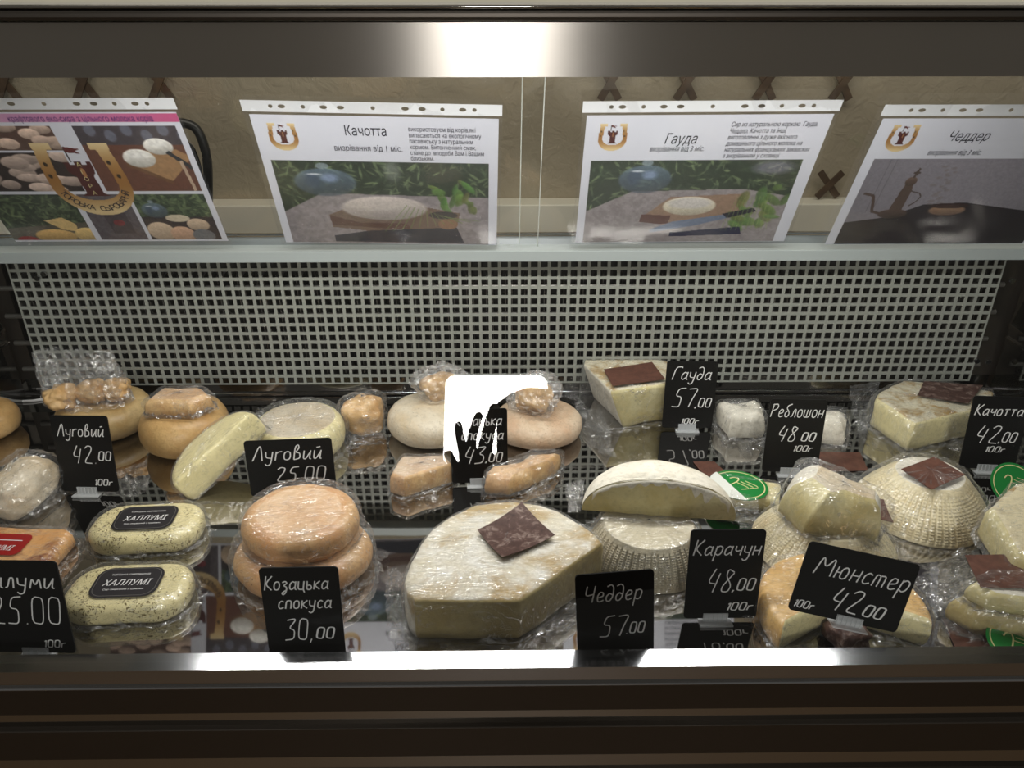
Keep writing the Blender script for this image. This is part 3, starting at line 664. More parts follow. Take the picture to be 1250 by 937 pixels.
def poster(label, tl, ang, paint, texts, group='printed sheets in plastic sleeves on the shelf'):
    u0, v0 = pl_hit(*tl); r = root('poster', label, 'poster', (0, 0, 0), group=group)
    a = math.radians(ang); eu = Vector((1, 0, 0))*math.cos(a)-vdir*math.sin(a); ev = vdir*math.cos(a)+Vector((1, 0, 0))*math.sin(a)
    o = pw(u0, v0)
    P = lambda x, y, off=0: o+eu*x-ev*y+pn*off   # metres from top left, y down
    # hole strip
    SW = .307; holes = [(.034, 0), (.047, 1), (.072, 0), (.096, 1), (.116, 1), (.154, 0), (.192, 1), (.212, 1), (.236, 0), (.260, 1), (.274, 0)]
    mb = MB(); xs = [0]+[h[0] for h in holes]+[SW]
    top, bot, mid = .001, .0165, .0088
    cuts = [0]+[(holes[i][0]+holes[i+1][0])/2 for i in range(len(holes)-1)]+[SW]
    for i, (hx, big) in enumerate(holes):     # plate with a real hole
        x0, x1 = cuts[i], cuts[i+1]; rx = .0044 if big else .0026; ry = .0026; n_ = 16
        ring = [(hx+rx*math.cos(2*PI*k/n_), mid+ry*math.sin(2*PI*k/n_)) for k in range(n_)]
        outr = []
        for k in range(n_):
            c_, s_ = math.cos(2*PI*k/n_), math.sin(2*PI*k/n_); m_ = max(abs(c_), abs(s_)); c_, s_ = c_/m_, s_/m_
            outr.append((hx+((x1-hx) if c_ > 0 else (hx-x0))*c_, mid+(bot-top)/2*s_))
        mb.add([P(*q, .0012) for q in ring]+[P(*q, .0012) for q in outr], [(k, (k+1) % n_, n_+(k+1) % n_, n_+k) for k in range(n_)])
    mb.build('hole_strip', M['strip'], r)
    H = v0-.003
    sl = sheet([P(0, 0, .0016), P(SW, 0, .0016), P(SW, H, .0016), P(0, H, .0016)], 24, 14, .0004, 1, M['sleeve'], 'plastic_sleeve', r, 8)
    sm = MB()   # welded, perforated seams: little dashes
    for yy in (.0005, .0185):
        for k in range(100): sm.add([P(k*.00307, yy, .0018), P(k*.00307+.0018, yy, .0018), P(k*.00307+.0018, yy+.0008, .0018), P(k*.00307, yy+.0008, .0018)], [(0, 1, 2, 3)])
    for k in range(70):
        for xx in (.0006, SW-.0014): sm.add([P(xx, .018+k*.0030, .0018), P(xx+.0008, .018+k*.0030, .0018), P(xx+.0008, .0198+k*.0030, .0018), P(xx, .0198+k*.0030, .0018)], [(0, 1, 2, 3)])
    q = sm.build('seam', M['sleeve'], r); q['kind'] = 'stuff'
    # sheet
    x0, y0 = .006, .0215; hm = min(.210, H-y0)
    arr = canvas(210, 297, PWH); paint(arr); gr_ = arr.mean(2, keepdims=True); ds_ = (arr.max(2, keepdims=True)-arr.min(2, keepdims=True) > .03)*.30; arr = arr*(1-ds_)+gr_*ds_; arr = arr[:int(round(hm*1000))]
    paper_mesh(arr, 'printed_sheet', r, (P(x0, y0), eu, ev, pn), .297, (arr.shape[0]-1)/1000., 0, M['print'])
    back = MB().add([P(x0, y0, -.0004), P(x0+.297, y0, -.0004), P(x0+.297, y0+hm, -.0004), P(x0, y0+hm, -.0004)], [(0, 3, 2, 1)]); back.build('sheet_back', M['white_paper'], r)
    Rm = Matrix((( eu.x, ev.x, pn.x), (eu.y, ev.y, pn.y), (eu.z, ev.z, pn.z))).to_euler()
    for t in texts:
        txt, x, y, size = t[:4]; k = t[4] if len(t) > 4 else {}
        k = dict(k); m = k.pop('m', M['ink']); rz = k.pop('rz', 0)
        rot = (Matrix((( eu.x, ev.x, pn.x), (eu.y, ev.y, pn.y), (eu.z, ev.z, pn.z))) @ Matrix.Rotation(rz, 3, 'Z')).to_euler()
        printed(txt, size, m, r, P(x0+x, y0+y, .0004), rot, **k)
    return r
rs = np.random.RandomState(3)
def cloche(a, cx, cy, rx, ry):
    ell(a, cx, cy, rx, ry, (78, 100, 128), .7, .1, .3); ell(a, cx+rx*.15, cy-ry*.3, rx*.35, ry*.4, (130, 156, 205), .75, .6)
    ell(a, cx-rx*.4, cy-ry*.1, rx*.3, ry*.6, (60, 80, 110), .6, .4); ell(a, cx, cy-ry*1.1, rx*.22, ry*.22, (130, 150, 165), .8, .2)
    ell(a, cx-rx*.3, cy-ry*.55, rx*.3, ry*.08, (215, 225, 240), .8, .5)
def pic_frame(a, x0, y0, x1, y1, fn):
    s = a[y0:y1, x0:x1].copy(); fn(s); a[y0:y1, x0:x1] = s[:y1-y0, :x1-x0]
def kach(a):
    logo(a, 34, 31, 18)
    def f(s):
        h, w_ = s.shape[:2]; foliage(s, 0, 92, rs); ell(s, 150, 14, 14, 22, (150, 156, 150), .5, .6)
        poly(s, [(0, 85), (55, 52), (w_, 56), (w_, h), (0, h)], (134, 128, 132)); grain(s, rs, 5, .18)
        cloche(s, 62, 34, 42, 24)
        poly(s, [(58, 90), (90, 74), (190, 74), (235, 84), (228, 118), (180, 128), (60, 112)], (112, 86, 72))
        poly(s, [(58, 90), (100, 104), (160, 104), (170, 116), (60, 108)], (92, 56, 46))
        ell(s, 134, 77, 60, 22, (176, 164, 160), 1, .1, .22)
        ell(s, 132, 72, 50, 14, (196, 186, 180), .6, .6)
        [ell(s, 200+rs.rand()*55, 34+rs.rand()*50, 5+rs.rand()*11, 3+rs.rand()*5, (64+rs.rand()*40, 104+rs.rand()*40, 50), .85, .3, .2, rs.rand()*2) for _ in range(20)]
        ell(s, 212, 88, 20, 7, (46, 40, 50)); poly(s, [(60, 128), (110, 118), (230, 110), (240, 140), (60, 140)], (34, 38, 58)); ell(s, 218, 104, 14, 10, (140, 96, 66))
        for k in range(12): line(s, 165+k*5, 70+k*2, 130+k*12, 120-k*2, 1, (110, 140, 60), .7)
        grain(s, rs, 2, .12)
    pic_frame(a, 11, 67, 285, 210, f)
def gauda(a):
    logo(a, 34, 31, 18)
    def f(s):
        h, w_ = s.shape[:2]; foliage(s, 0, 92, rs, (46, 62, 46)); ell(s, 235, 12, 34, 14, (130, 125, 160), .6, .5)
        poly(s, [(0, 84), (58, 50), (205, 47), (w_, 60), (w_, h), (0, h)], (140, 132, 136)); grain(s, rs, 5, .16)
        cloche(s, 72, 30, 36, 24)
        poly(s, [(80, 92), (110, 60), (205, 55), (218, 92), (130, 112), (80, 102)], (150, 116, 92)); poly(s, [(76, 90), (116, 93), (114, 110), (74, 104)], (96, 52, 44))
        ell(s, 138, 76, 37, 17, (206, 196, 170), 1, .08, .2); ell(s, 138, 71, 34, 11, (188, 186, 190), .8, .3)
        [ell(s, 205+rs.rand()*60, 44+rs.rand()*70, 6+rs.rand()*12, 3+rs.rand()*7, (70+rs.rand()*40, 104+rs.rand()*36, 50), .85, .3, .2, rs.rand()*2) for _ in range(22)]
        poly(s, [(92, 118), (120, 104), (196, 90), (200, 96), (150, 112), (92, 124)], (98, 116, 150)); poly(s, [(186, 90), (226, 80), (232, 86), (194, 98)], (26, 26, 50))
        poly(s, [(120, 124), (215, 114), (220, 128), (120, 132)], (30, 34, 74))
        for k in range(10): line(s, 200+k*5, 60, 190+k*7, 120, .9, (130, 160, 70), .6)
        grain(s, rs, 2, .12)
    pic_frame(a, 11, 67, 280, 210, f)
def cheddar_p(a):
    logo(a, 34, 28, 18)
    def f(s):
        h, w_ = s.shape[:2]; y, x = yx(s); s[:] = np.array((112, 108, 120))/255*(1+.25*np.cos((x-150)/110))[..., None]
        for k in range(26): ell(s, 108+rs.randn()*9, 12+k*3, 3+rs.rand()*4, 2.5, (126, 112, 112), .5, .4)
        for xx in (22, 30): line(s, xx, 0, xx, 90, .9, (88, 82, 92), .6)
        poly(s, [(0, 108), (55, 98), (95, 76), (150, 72), (w_, 92), (w_, h), (0, h)], (34, 26, 36))
        br = (78, 58, 50); ell(s, 60, 92, 21, 9, br, 1, .1, .3); poly(s, [(52, 86), (55, 52), (58, 36), (66, 36), (70, 54), (70, 86)], (88, 66, 56)); ell(s, 62, 36, 8, 8, (96, 72, 60), 1, .1, .3)
        line(s, 63, 30, 65, 14, 3, br); ell(s, 64, 22, 5, 2.4, br)
        P = [(44, 92), (30, 88), (26, 72), (22, 60), (8, 56)]
        for p, q in zip(P, P[1:]): line(s, *p, *q, 4, (84, 62, 54))
        P = [(68, 52), (82, 56), (86, 62), (82, 72), (76, 78)]
        for p, q in zip(P, P[1:]): line(s, *p, *q, 1.8, br)
        ell(s, 132, 86, 27, 10, (146, 108, 78), 1, .15, .3); ell(s, 132, 78, 28, 5, (66, 40, 36), .9); grain(s, rs, 2, .1)
    pic_frame(a, 13, 60, 283, 210, f)
def main_p(a):
    y, x = yx(a)
    def table(s, c, n_, cc):
        s[:] = np.array(c)/255
        for k in range(n_): ell(s, rs.rand()*s.shape[1], rs.rand()*s.shape[0], 12+rs.rand()*7, 7+rs.rand()*4, [v*q_ for q_ in [.85+.3*rs.rand()] for v in cc], 1, .12, .25)
        grain(s, rs, 3, .15)
    t = np.clip(x[:15]/297, 0, 1)[..., None]; a[2:14] = (np.array((206, 170, 214))/255*(1-t)+np.array((214, 60, 130))/255*t)[2:14]
    pic_frame(a, 0, 19, 139, 55, lambda s: table(s, (96, 66, 56), 12, (196, 164, 144)))
    pic_frame(a, 0, 58, 137, 120, lambda s: table(s, (52, 40, 38), 18, (190, 164, 150)))
    def f(s):
        s[:] = np.array((112, 62, 44))/255; s[:28] = np.array((70, 62, 70))/255
        for k in range(6): ell(s, 18+k*22, 6+(k % 2)*8, 8, 10, (120, 130, 160), .6, .3)
        poly(s, [(44, 54), (92, 84), (128, 46), (112, 34), (60, 38)], (168, 120, 70)); poly(s, [(44, 54), (92, 84), (92, 90), (42, 60)], (120, 76, 42))
        ell(s, 62, 48, 21, 15, (214, 212, 206), 1, .1, .25); ell(s, 62, 42, 18, 8, (232, 232, 230), .8, .3)
        ell(s, 92, 30, 19, 13, (214, 212, 206), 1, .1, .25); ell(s, 92, 25, 16, 7, (232, 232, 230), .8, .3)
        line(s, 100, 38, 124, 64, 6, (46, 50, 56)); line(s, 112, 52, 116, 100, 4, (190, 160, 130)); grain(s, rs, 3, .15)
    pic_frame(a, 165, 19, 289, 120, f)
    def f2(s):
        foliage(s, 0, s.shape[0], rs); poly(s, [(0, 60), (200, 40), (200, 120), (0, 120)], (90, 84, 70))
        ell(s, 62, 74, 30, 13, (206, 160, 82), 1, .1, .3); poly(s, [(58, 46), (84, 40), (98, 52), (96, 66), (76, 62)], (226, 186, 106)); ell(s, 108, 72, 20, 14, (214, 176, 96), 1, .1, .3); ell(s, 90, 90, 40, 8, (190, 190, 180)); ell(s, 20, 82, 16, 8, (170, 40, 40)); grain(s, rs, 2, .15)
    pic_frame(a, 0, 125, 114, 207, f2)
    def f3(s): s[:] = np.array((92, 84, 92))/255; poly(s, [(20, 30), (50, 24), (52, 70), (22, 70)], (70, 64, 70)); ell(s, 36, 50, 8, 6, (140, 40, 50)); ell(s, 50, 22, 6, 10, (190, 196, 206), .8, .3); grain(s, rs, 3, .25)
    pic_frame(a, 122, 125, 187, 207, f3)
    def f4(s):
        foliage(s, 0, 40, rs); s[40:] = np.array((58, 48, 52))/255; cloche(s, 22, 28, 18, 14)
        ell(s, 18, 66, 20, 18, (196, 168, 138), 1, .1, .2); ell(s, 46, 72, 18, 16, (196, 150, 118), 1, .1, .2); ell(s, 48, 42, 17, 7, (206, 190, 160)); ell(s, 72, 54, 16, 12, (196, 168, 138), 1, .1, .2); ell(s, 74, 74, 16, 12, (110, 112, 116)); grain(s, rs, 2, .12)
    pic_frame(a, 192, 125, 289, 207, f4)
    logo(a, 148, 100, 53)
sh_ = dict(shear=.25)
mx = M['ink']
t1 = [('крафтового еко-сира з цільного молока корів', .094, .0125, .0125, dict(m=M['purple'], wd=.172, bold=.0002))]
# arched lettering on the big horseshoe
wordA = 'ТОРСЬКА СЫРОВАРНЯ'
for i, c_ in enumerate(wordA):
    a_ = math.radians(196+148*i/(len(wordA)-1)); 
    t1.append((c_, .148+.046*math.cos(a_), .109-.041*math.sin(a_)+.003, .0125, dict(rz=(a_-math.radians(270))*.9, align='CENTER', bold=.0003)))
for i, c_ in enumerate('АГОРА'): t1.append((c_, .148, .079+i*.0115, .009, dict(m=M['cream'], align='CENTER')))
tl1 = (-114, 118)
poster('sheet with a big horseshoe and tower emblem over small food photos', tl1, 0, main_p, t1)
poster('sheet headed Качотта with a cheese, glass dome and greenery picture', (292, 120), 1.4, kach,
  [('Качотта', .109, .027, .0205, dict(wd=.050)), ('визрівання від 1 міс.', .093, .050, .0125, dict(wd=.084)),
   ('використовуєм від корів,які\nвипасаються на екологічному\nпасовиську з натуральним\nкормом. Витонченний смак,\nстане до  вподоби Вам і Вашим\nблизьким.', .187, .0195, .0094, dict(line=.93, wd=.092))])
poster('sheet headed Гауда with a cheese, glass dome and knife picture', (712, 122), -.3, gauda,
  [('Гауда', .098, .041, .0215, dict(shear=.25, wd=.040)), ('визрівання від 3 міс.', .082, .0525, .0115, dict(shear=.25, wd=.068)),
   ('Сир из натуральною коркою  Гауда,\nЧеддер, Качотта та інші,\nвиготовленні з дуже якісного\nдомашнього цільного молока на\nнатуральних французьких заквасках\nз визріванням у сховищі.', .176, .0165, .0096, dict(shear=.22, wd=.108, line=.97))])
poster('sheet headed Чеддер with a copper pitcher picture, at the right', (1081, 126), 0, cheddar_p,
  [('Чеддер', .090, .032, .0205, dict(shear=.25, wd=.050)), ('визрівання від 3 міс.', .076, .0535, .0115, dict(shear=.25, wd=.068))])
# ============================================================ CHEESES
def V2(p, c): return (p.x-c.x, p.y-c.y)
def RZ(a): return Matrix.Rotation(math.radians(a), 4, 'Z')
def RX(a): return Matrix.Rotation(math.radians(a), 4, 'X')
def RY(a): return Matrix.Rotation(math.radians(a), 4, 'Y')
def cheese(label, loc, rot, poly_, h, mats, tags=None, wrap=None, name='round_cheese', cat='cheese', group=None, wrapmat='film', **k):
    r = root(name, label, cat, loc, rot, group)
    v, f, mi = loft(poly_, h, tags=tags, **k)
    mats = [M[m] for m in mats]
    while len(mats) < 3: mats.append(mats[-1])
    mk('cheese_body', v, f, mats, r, True, mi)
    if wrap is not None:
        wv, wf = wrapmesh(poly_, h, dome=k.get('dome', 0), **wrap); mk('plastic_wrap', wv, wf, M[wrapmat], r, False)
    return r
def card(parent, corners, m='hide', prt=True, name='label_card', curl=.0):
    """thin square card; corners in parent space (bl, br, tr, tl)"""
    a, b, c, d = [Vector(p) for p in corners]; n_ = 8; v = []; nn = (b-a).cross(d-a).normalized()
    for lay in (0, -.0008):
        for j in range(n_+1):
            for i in range(n_+1):
                u, w_ = i/n_, j/n_; p = a.lerp(b, u).lerp(d.lerp(c, u), w_)
                v.append(p+nn*(lay+curl*((2*u-1)**2)*.5+curl*.4*(2*w_-1)**2))
    k = (n_+1)**2; f = []
    for j in range(n_):
        for i in range(n_):
            q = j*(n_+1)+i; f += [(q, q+1, q+n_+2, q+n_+1), (k+q, k+q+n_+1, k+q+n_+2, k+q+1)]
    for i in range(n_):
        f += [(i, k+i, k+i+1, i+1), (n_*(n_+1)+i, n_*(n_+1)+i+1, k+n_*(n_+1)+i+1, k+n_*(n_+1)+i)]
        q = i*(n_+1); f += [(q, q+n_+1, k+q+n_+1, k+q), (q+n_, k+q+n_, k+q+n_+n_+1, q+n_+n_+1)]
    o = mk(name, v, f, M[m], parent, False)
    return o
DISC = lambda r, sq=1: circle(r, 64, ry=r*sq)
round_prof = lambda b: [(b*1.6, 0), (b*.75, .07), (b*.2, .2), (0, .38), (0, .52), (b*.1, .68), (b*.45, .84), (b*1.0, .95), (b*1.7, 1)]

# --- back row, left
cheese('golden wheel at the back left with a knotted bag on top', at(132, 520), None, DISC(.066), .046, ['rind_gold'], prof=round_prof(.012), dome=.002, seed=1)
def lump(label, loc, size, seed, m, rot=0, tilt=0, amp=.22, name='cheese_piece', wrap=True, wm='film', flare=None, grow=1.07, group=None, crin=.0022, power=2.6, m2=None):
    r = root(name, label, 'cheese', loc, RZ(rot) @ RX(tilt), group)
    v, f = lumpmesh(*size, seed, amp, power=power); mk('cheese_body', v, f, M[m], r)
    if wrap:
        v, f = lumpmesh(size[0]*grow+.002, size[1]*grow+.002, size[2]*grow+.001, seed, amp*1.1, 22, power, crin); mk('plastic_wrap', v, f, M[wm], r, False)
    if flare:
        for q in flare: sheet(q[:4], 14, 14, .0035, seed+2, M[wm], 'film_fold', r, 55)
    return r
# bag of pieces on the first wheel
bz = .0475
def bag():
    r = root('bag_of_cheese', 'crumpled clear bag of cheese chunks on the back left wheel', 'bag', at(112, 492, bz))
    for k, (dx, dy, s, sd) in enumerate(((-.034, -.012, (.021, .018, .016), 3), (.004, .004, (.021, .017, .016), 5), (.036, .010, (.019, .017, .017), 8))):
        v, f = lumpmesh(*s, sd, .35); o = mk('cheese_chunk', v, f, M['paste_gold'], r); o.location = (dx, dy, .001)
    # film body: lump that rises to a crumpled fan at the top
    v = []; f = []; n_ = 56; rows = 18
    for j in range(rows):
        t = j/(rows-1)
        rx = .060*(1-.05*t) if t < .4 else .060*(.98-.30*(t-.4)); ry = .032*(1-.3*t)
        if t > .45: ry = max(.012, .026-.03*(t-.45)); 
        z = .001+.070*t; cx_ = -.004-.012*t; 
        for i in range(n_):
            a = 2*PI*i/n_; p = Vector((cx_+rx*math.cos(a), .004+.012*t+ry*math.sin(a), z))
            p += Vector((math.cos(a), math.sin(a), .5 if t > .2 else 0))*(.0045+.006*t)*(ridged(p, 30, 3)*.8)+jit(.0026)
            v.append(p)
    for j in range(rows-1):
        for i in range(n_): f.append((j*n_+i, j*n_+(i+1) % n_, (j+1)*n_+(i+1) % n_, (j+1)*n_+i))
    mk('bag_film', v, f, M['film_bag'], r, False)
bag()
cheese('amber wheel beside the golden one with a wrapped wedge on top', at(231, 540), None, DISC(.061), .060, ['rind_amber'], prof=round_prof(.014), dome=.002, seed=2)
w1 = [(-.042, -.018), (.02, -.026), (.045, -.004), (.026, .02), (-.03, .022)]
cheese('wrapped tan wedge lying on the amber wheel', at(223, 500, .062), RZ(4), w1, .026, ['rind_peach', 'rind_peach', 'paste_gold'], tags=[2, 2, 0, 0, 0], wrap=dict(seed=4, skirt=.004, gap=.002), name='cheese_wedge', seed=3,
       prof=[(.004, 0), (0, .15), (0, .5), (.002, .8), (.008, 1)], amp=.002)
# pale wheel behind the short board
cheese('pale ivory wrapped wheel behind the wide board reading 25.00', at(368, 545), RZ(10), DISC(.064, .95), .046, ['paste_yellow', 'rind_grey', 'paste_yellow'], wrap=dict(seed=7, skirt=.03, arc=(-.6, 1.2)), seed=5, prof=round_prof(.007))
# leaning half wheel
def half(label):
    X = Vector((.60, .58, .42)).normalized(); Z = Vector((-.55, -.35, .76)); Z = (Z-X*Z.dot(X)).normalized(); Y = Z.cross(X)
    R = Matrix((X, Y, Z)).transposed().to_4x4()
    R_ = .066; pl = [(-R_, 0), (R_, 0)]+[(R_*math.cos(a), R_*math.sin(a)*.86) for a in [PI*k/24 for k in range(1, 24)]]
    tg = [2]+[0]*(len(pl)-1)
    h = .040
    loc = at(288, 590, .0); r = cheese(label, loc+Vector((0, 0, .026)), R, pl, h, ['paste_yellow', 'paste_yellow', 'paste_yellow'], tags=tg, wrap=dict(seed=9, skirt=.006, gap=.002, crin=.002), name='halved_cheese', seed=6, amp=.001,
               prof=[(.010, 0), (.003, .1), (0, .3), (0, .5), (0, .75), (.001, .93), (.003, 1)])
    return r
half('pale yellow half wheel in film, cut side forward, leaning among the left wheels')
price_tag('black board reading Луговий 42.00 at the far left', at(112, 603), .074, .105, [('Луговий', .006, .077, .0165, .062), ('42.', .020, .040, .0245, .034), ('00', .054, .044, .0125, .018), ('100г', .044, .009, .0085, .024)], yaw=-2, lean=10, roll=0, clipx=-.004)
price_tag('wide black board reading Луговий 25.00, half hidden by an orange wheel', at(360, 607), .110, .078, [('Луговий', .008, .050, .020, .090), ('25.00', .034, .020, .020, .066)], yaw=2, lean=8, roll=-1, clip=False)
lump('small wrapped beige lump at the left edge, in front of the first board', at(37, 616), (.047, .028, .029), 11, 'rind_grey', rot=80, amp=.18, flare=[((-.03, -.03, .002), (.03, -.035, .002), (.028, -.018, .012), (-.028, -.018, .012))], crin=.003)
# pack stack of herbed cheese
def halloumi(label, loc, yaw, up=0):
    r = root('herbed_cheese_pack', label, 'cheese', loc, RZ(yaw), 'herbed cheeses with charcoal stickers')
    pl = []
    for x, y in rrect(.128, .072, .030, 8): pl.append((x, y))
    v, f, mi = loft(pl, .026, prof=[(.010, 0), (.003, .08), (0, .25), (0, .5), (0, .65), (.002, .85), (.008, 1)], amp=.001, seed=loc.x*9, dome=.001)
    mk('cheese_body', v, f, M['halloumi'], r)
    v, f = wrapmesh(pl, .0262, seed=loc.x*7, gap=.002, skirt=.012, crin=.0018); mk('plastic_wrap', v, f, M['film'], r)
    z = .0285
    oc = rrect(.070, .045, .013, 5)
    s = MB().prism(oc, z, z+.0005).build('sticker', M['hal_label'], r, bevel=.0)
    ob = MB(); 
    for k in range(len(oc)):
        a, b = Vector(oc[k])*.92, Vector(oc[(k+1) % len(oc)])*.92; d = (b-a)
        if d.length < 1e-6: continue
        d.normalize(); nn = Vector((-d.y, d.x))*.00025
        ob.add([(*(a+nn), z+.0008), (*(b+nn), z+.0008), (*(b-nn), z+.0008), (*(a-nn), z+.0008)], [(0, 1, 2, 3)])
    ob.build('sticker_border', M['fin'], s)
    printed('ХАЛЛУМІ', .0125, M['white'], s, (0, -.0055, z+.0009), None, align='CENTER', shear=.2, sx=.82, bold=.0004)
    printed('ТОРСЬКА СИРОВАРНЯ', .0036, M['white'], s, (0, .010, z+.0009), None, align='CENTER', bold=.0001)
    printed('Сир смажений з травами', .0034, M['white'], s, (0, -.0125, z+.0009), None, align='CENTER')
    return r
halloumi('herb-flecked oval cheese with a charcoal sticker, upper of two', at(184, 655), 3)
halloumi('herb-flecked oval cheese with a charcoal sticker, lower of two', at(163, 735), 2)
# browned pack at the far left
def pack():
    r = root('browned_cheese_pack', 'browned cheese in a vacuum pack with a red sticker, left edge', 'cheese', at(20, 683), RZ(-4))
    pl = rrect(.115, .070, .012, 5); v, f, mi = loft(pl, .022, prof=[(.006, 0), (0, .2), (0, .6), (.003, .9), (.007, 1)], amp=.0015, seed=3); mk('cheese_body', v, f, M['fried'], r)
    v, f = wrapmesh(pl, .0222, seed=5, gap=.002, skirt=.016, crin=.002); mk('plastic_wrap', v, f, M['film'], r)
    s = MB().prism(rrect(.060, .036, .008, 4, -.010, -.002), .0242, .0248).build('sticker', M['red'], r)
    MB().box((-.030, .004, .0249), (.012, .0052, .0251)).build('sticker_line', M['white'], s)
    printed('ХАЛЛУМІ', .012, M['white'], s, (-.014, -.013, .0252), None, align='CENTER', shear=.2, sx=.8, bold=.0003)
pack()
price_tag('black board reading Халуми 25.00, cut off by the left edge', at(42, 800), .086, .105, [('Халуми', .004, .075, .0195, .078), ('25.00', .010, .034, .0315, .072), ('100г', .056, .007, .0085, .022)], yaw=-2, lean=8, roll=0, clipx=.004)
# orange wheels
cheese('lower orange wheel in film, under another, behind the 30,00 board', at(373, 690), RZ(0), DISC(.076, .9), .036, ['rind_orange'], prof=round_prof(.013), wrap=dict(seed=12, skirt=.022, arc=(-.8, 2.2)), seed=9, dome=.002, amp=.002)
cheese('upper orange wheel with a waffled top, stacked on another in film', at(371, 650, .038), RZ(8) @ RX(9), DISC(.064, .84), .036, ['rind_orange', 'rind_peach', 'rind_orange'], prof=round_prof(.010), wrap=dict(seed=13, skirt=.004, gap=.002, crin=.002), seed=10, amp=.002)
price_tag('black board reading Козацька спокуса 30,00 before the two orange wheels', at(377, 809), .074, .105, [('Козацька', .003, .081, .0155, .062), ('спокуса', .014, .060, .015, .052), ('30,', .018, .024, .0245, .028), ('00', .047, .025, .013, .019)], yaw=1, lean=8)
# --- middle
lump('small wrapped golden chunk left of the pale rose wheel', at(446, 526), (.029, .023, .029), 21, 'paste_gold', rot=10, amp=.25, flare=[((-.022, -.03, .001), (.03, -.034, .001), (.026, -.012, .012), (-.02, -.012, .010))])
cheese('pale wheel left of the 43,00 board with a bagged chunk behind', at(529, 526), RZ(5), DISC(.066, .95), .044, ['rind_grey'], prof=round_prof(.012), seed=12, dome=.003, amp=.002)
lump('golden chunk in a twisted bag on the pale wheel', at(538, 484, .046), (.026, .020, .018), 23, 'paste_gold', rot=20, amp=.25, wm='film_bag', grow=1.2, crin=.004)
def waffle(p):
    if p.z > .035 and p.x*p.x+p.y*p.y < .0034:
        a = (p.x+p.y)*480; b = (p.x-p.y)*480; p.z += .0014*max(abs(math.sin(a)), abs(math.sin(b)))
    return p
cheese('rose-beige wheel with a waffle-pressed top, right of the 43,00 board', at(656, 528), RZ(-5), DISC(.066, .92), .036, ['rind_pink'], prof=round_prof(.012), seed=14, dome=.003, amp=.002, n=200, cap=30, warp=waffle)
lump('golden chunk in crumpled film on the waffled wheel', at(652, 498, .040), (.027, .022, .019), 25, 'paste_gold', rot=-20, amp=.3, wm='film_bag', grow=1.25, crin=.004)
price_tag('black board reading Козацька спокуса 43,00 between two back wheels', at(586, 592), .074, .105, [('Козацька', .006, .082, .0155, .062), ('спокуса', .014, .062, .015, .056), ('43', .016, .028, .0245, .030), (',00', .045, .030, .0135, .023), ('100г', .044, .008, .0085, .024)], yaw=2, lean=8, clipx=.0)
w2 = [(-.040, -.020), (-.022, -.030), (.040, .004), (.030, .024), (-.030, .024)]
cheese('wrapped tan wedge in front of the pale wheel', at(517, 592), RZ(0), w2, .032, ['rind_peach', 'rind_pink', 'paste_gold'], tags=[0, 2, 2, 0, 0], wrap=dict(seed=22, skirt=.028, arc=(-1.2, 1.0), crin=.003), name='cheese_wedge', seed=3, prof=[(.004, 0), (0, .15), (0, .5), (.001, .85), (.004, 1)], amp=.002, n=70)
w3 = [(-.058, -.016), (-.03, -.026), (.0, -.018), (.045, .004), (.056, .020), (.02, .030), (-.02, .016), (-.05, .004)]
cheese('wrapped broken cheese end right of the wrapped wedge', at(641, 588), RZ(14), w3, .028, ['rind_peach', 'rind_peach', 'paste_gold'], tags=[0, 2, 2, 2, 0, 0, 0, 0], wrap=dict(seed=26, skirt=.026, arc=(-.9, 1.3), crin=.004), name='cheese_wedge', seed=7, prof=[(.004, 0), (0, .15), (0, .5), (.003, .8), (.010, 1)], amp=.005, n=90, dome=.004)
# --- the big cheddar
hc = .053
cpx = [(505, 733), (560, 734), (634, 734), (684, 700), (737, 662), (722, 648), (700, 634), (683, 624), (660, 616), (629, 611), (604, 612), (580, 616), (550, 630), (528, 646), (512, 664), (499, 688), (492, 710), (496, 724)]
cw = [at(x, y, hc) for x, y in cpx]; cc = Vector((sum(p.x for p in cw)/len(cw), sum(p.y for p in cw)/len(cw), 0))
cpl = [V2(p, cc) for p in cw]; tg = [2, 2, 2, 2]+[0]*14
ch = cheese('large wrapped block of white-rinded cheese with a brown square label', cc, None, cpl, hc, ['rind_mold', 'rind_mold', 'paste'], tags=tg, wrap=dict(seed=31, gap=.002, skirt=.032, crin=.0025, arc=(-1.9, 2.6), pin=.003), name='cheese_block', seed=20, n=170, amp=.0015,
       prof=[(.004, 0), (.001, .06), (0, .2), (0, .4), (0, .6), (0, .8), (.0005, .94), (.002, 1)], dome=.003, cap=12)
def pcard(parent, base, px4, z, m='hide', curl=0, dz=0):
    c4 = [at(x, y, z)-base+Vector((0, 0, d)) for (x, y), d in zip(px4, dz or (0, 0, 0, 0))]
    return card(parent, c4, m, curl=curl)
pcard(ch, cc, [(613, 684), (677, 657), (637, 617), (583, 651)], hc+.006, 'hide_blk', curl=.006)
price_tag('black board reading Чеддер 57,00 right in front of the large block', at(752, 815), .074, .105, [('Чеддер', .008, .074, .018, .056), ('57', .022, .034, .0235, .028), ('.00', .047, .036, .0125, .019)], yaw=2, lean=8, roll=-3)
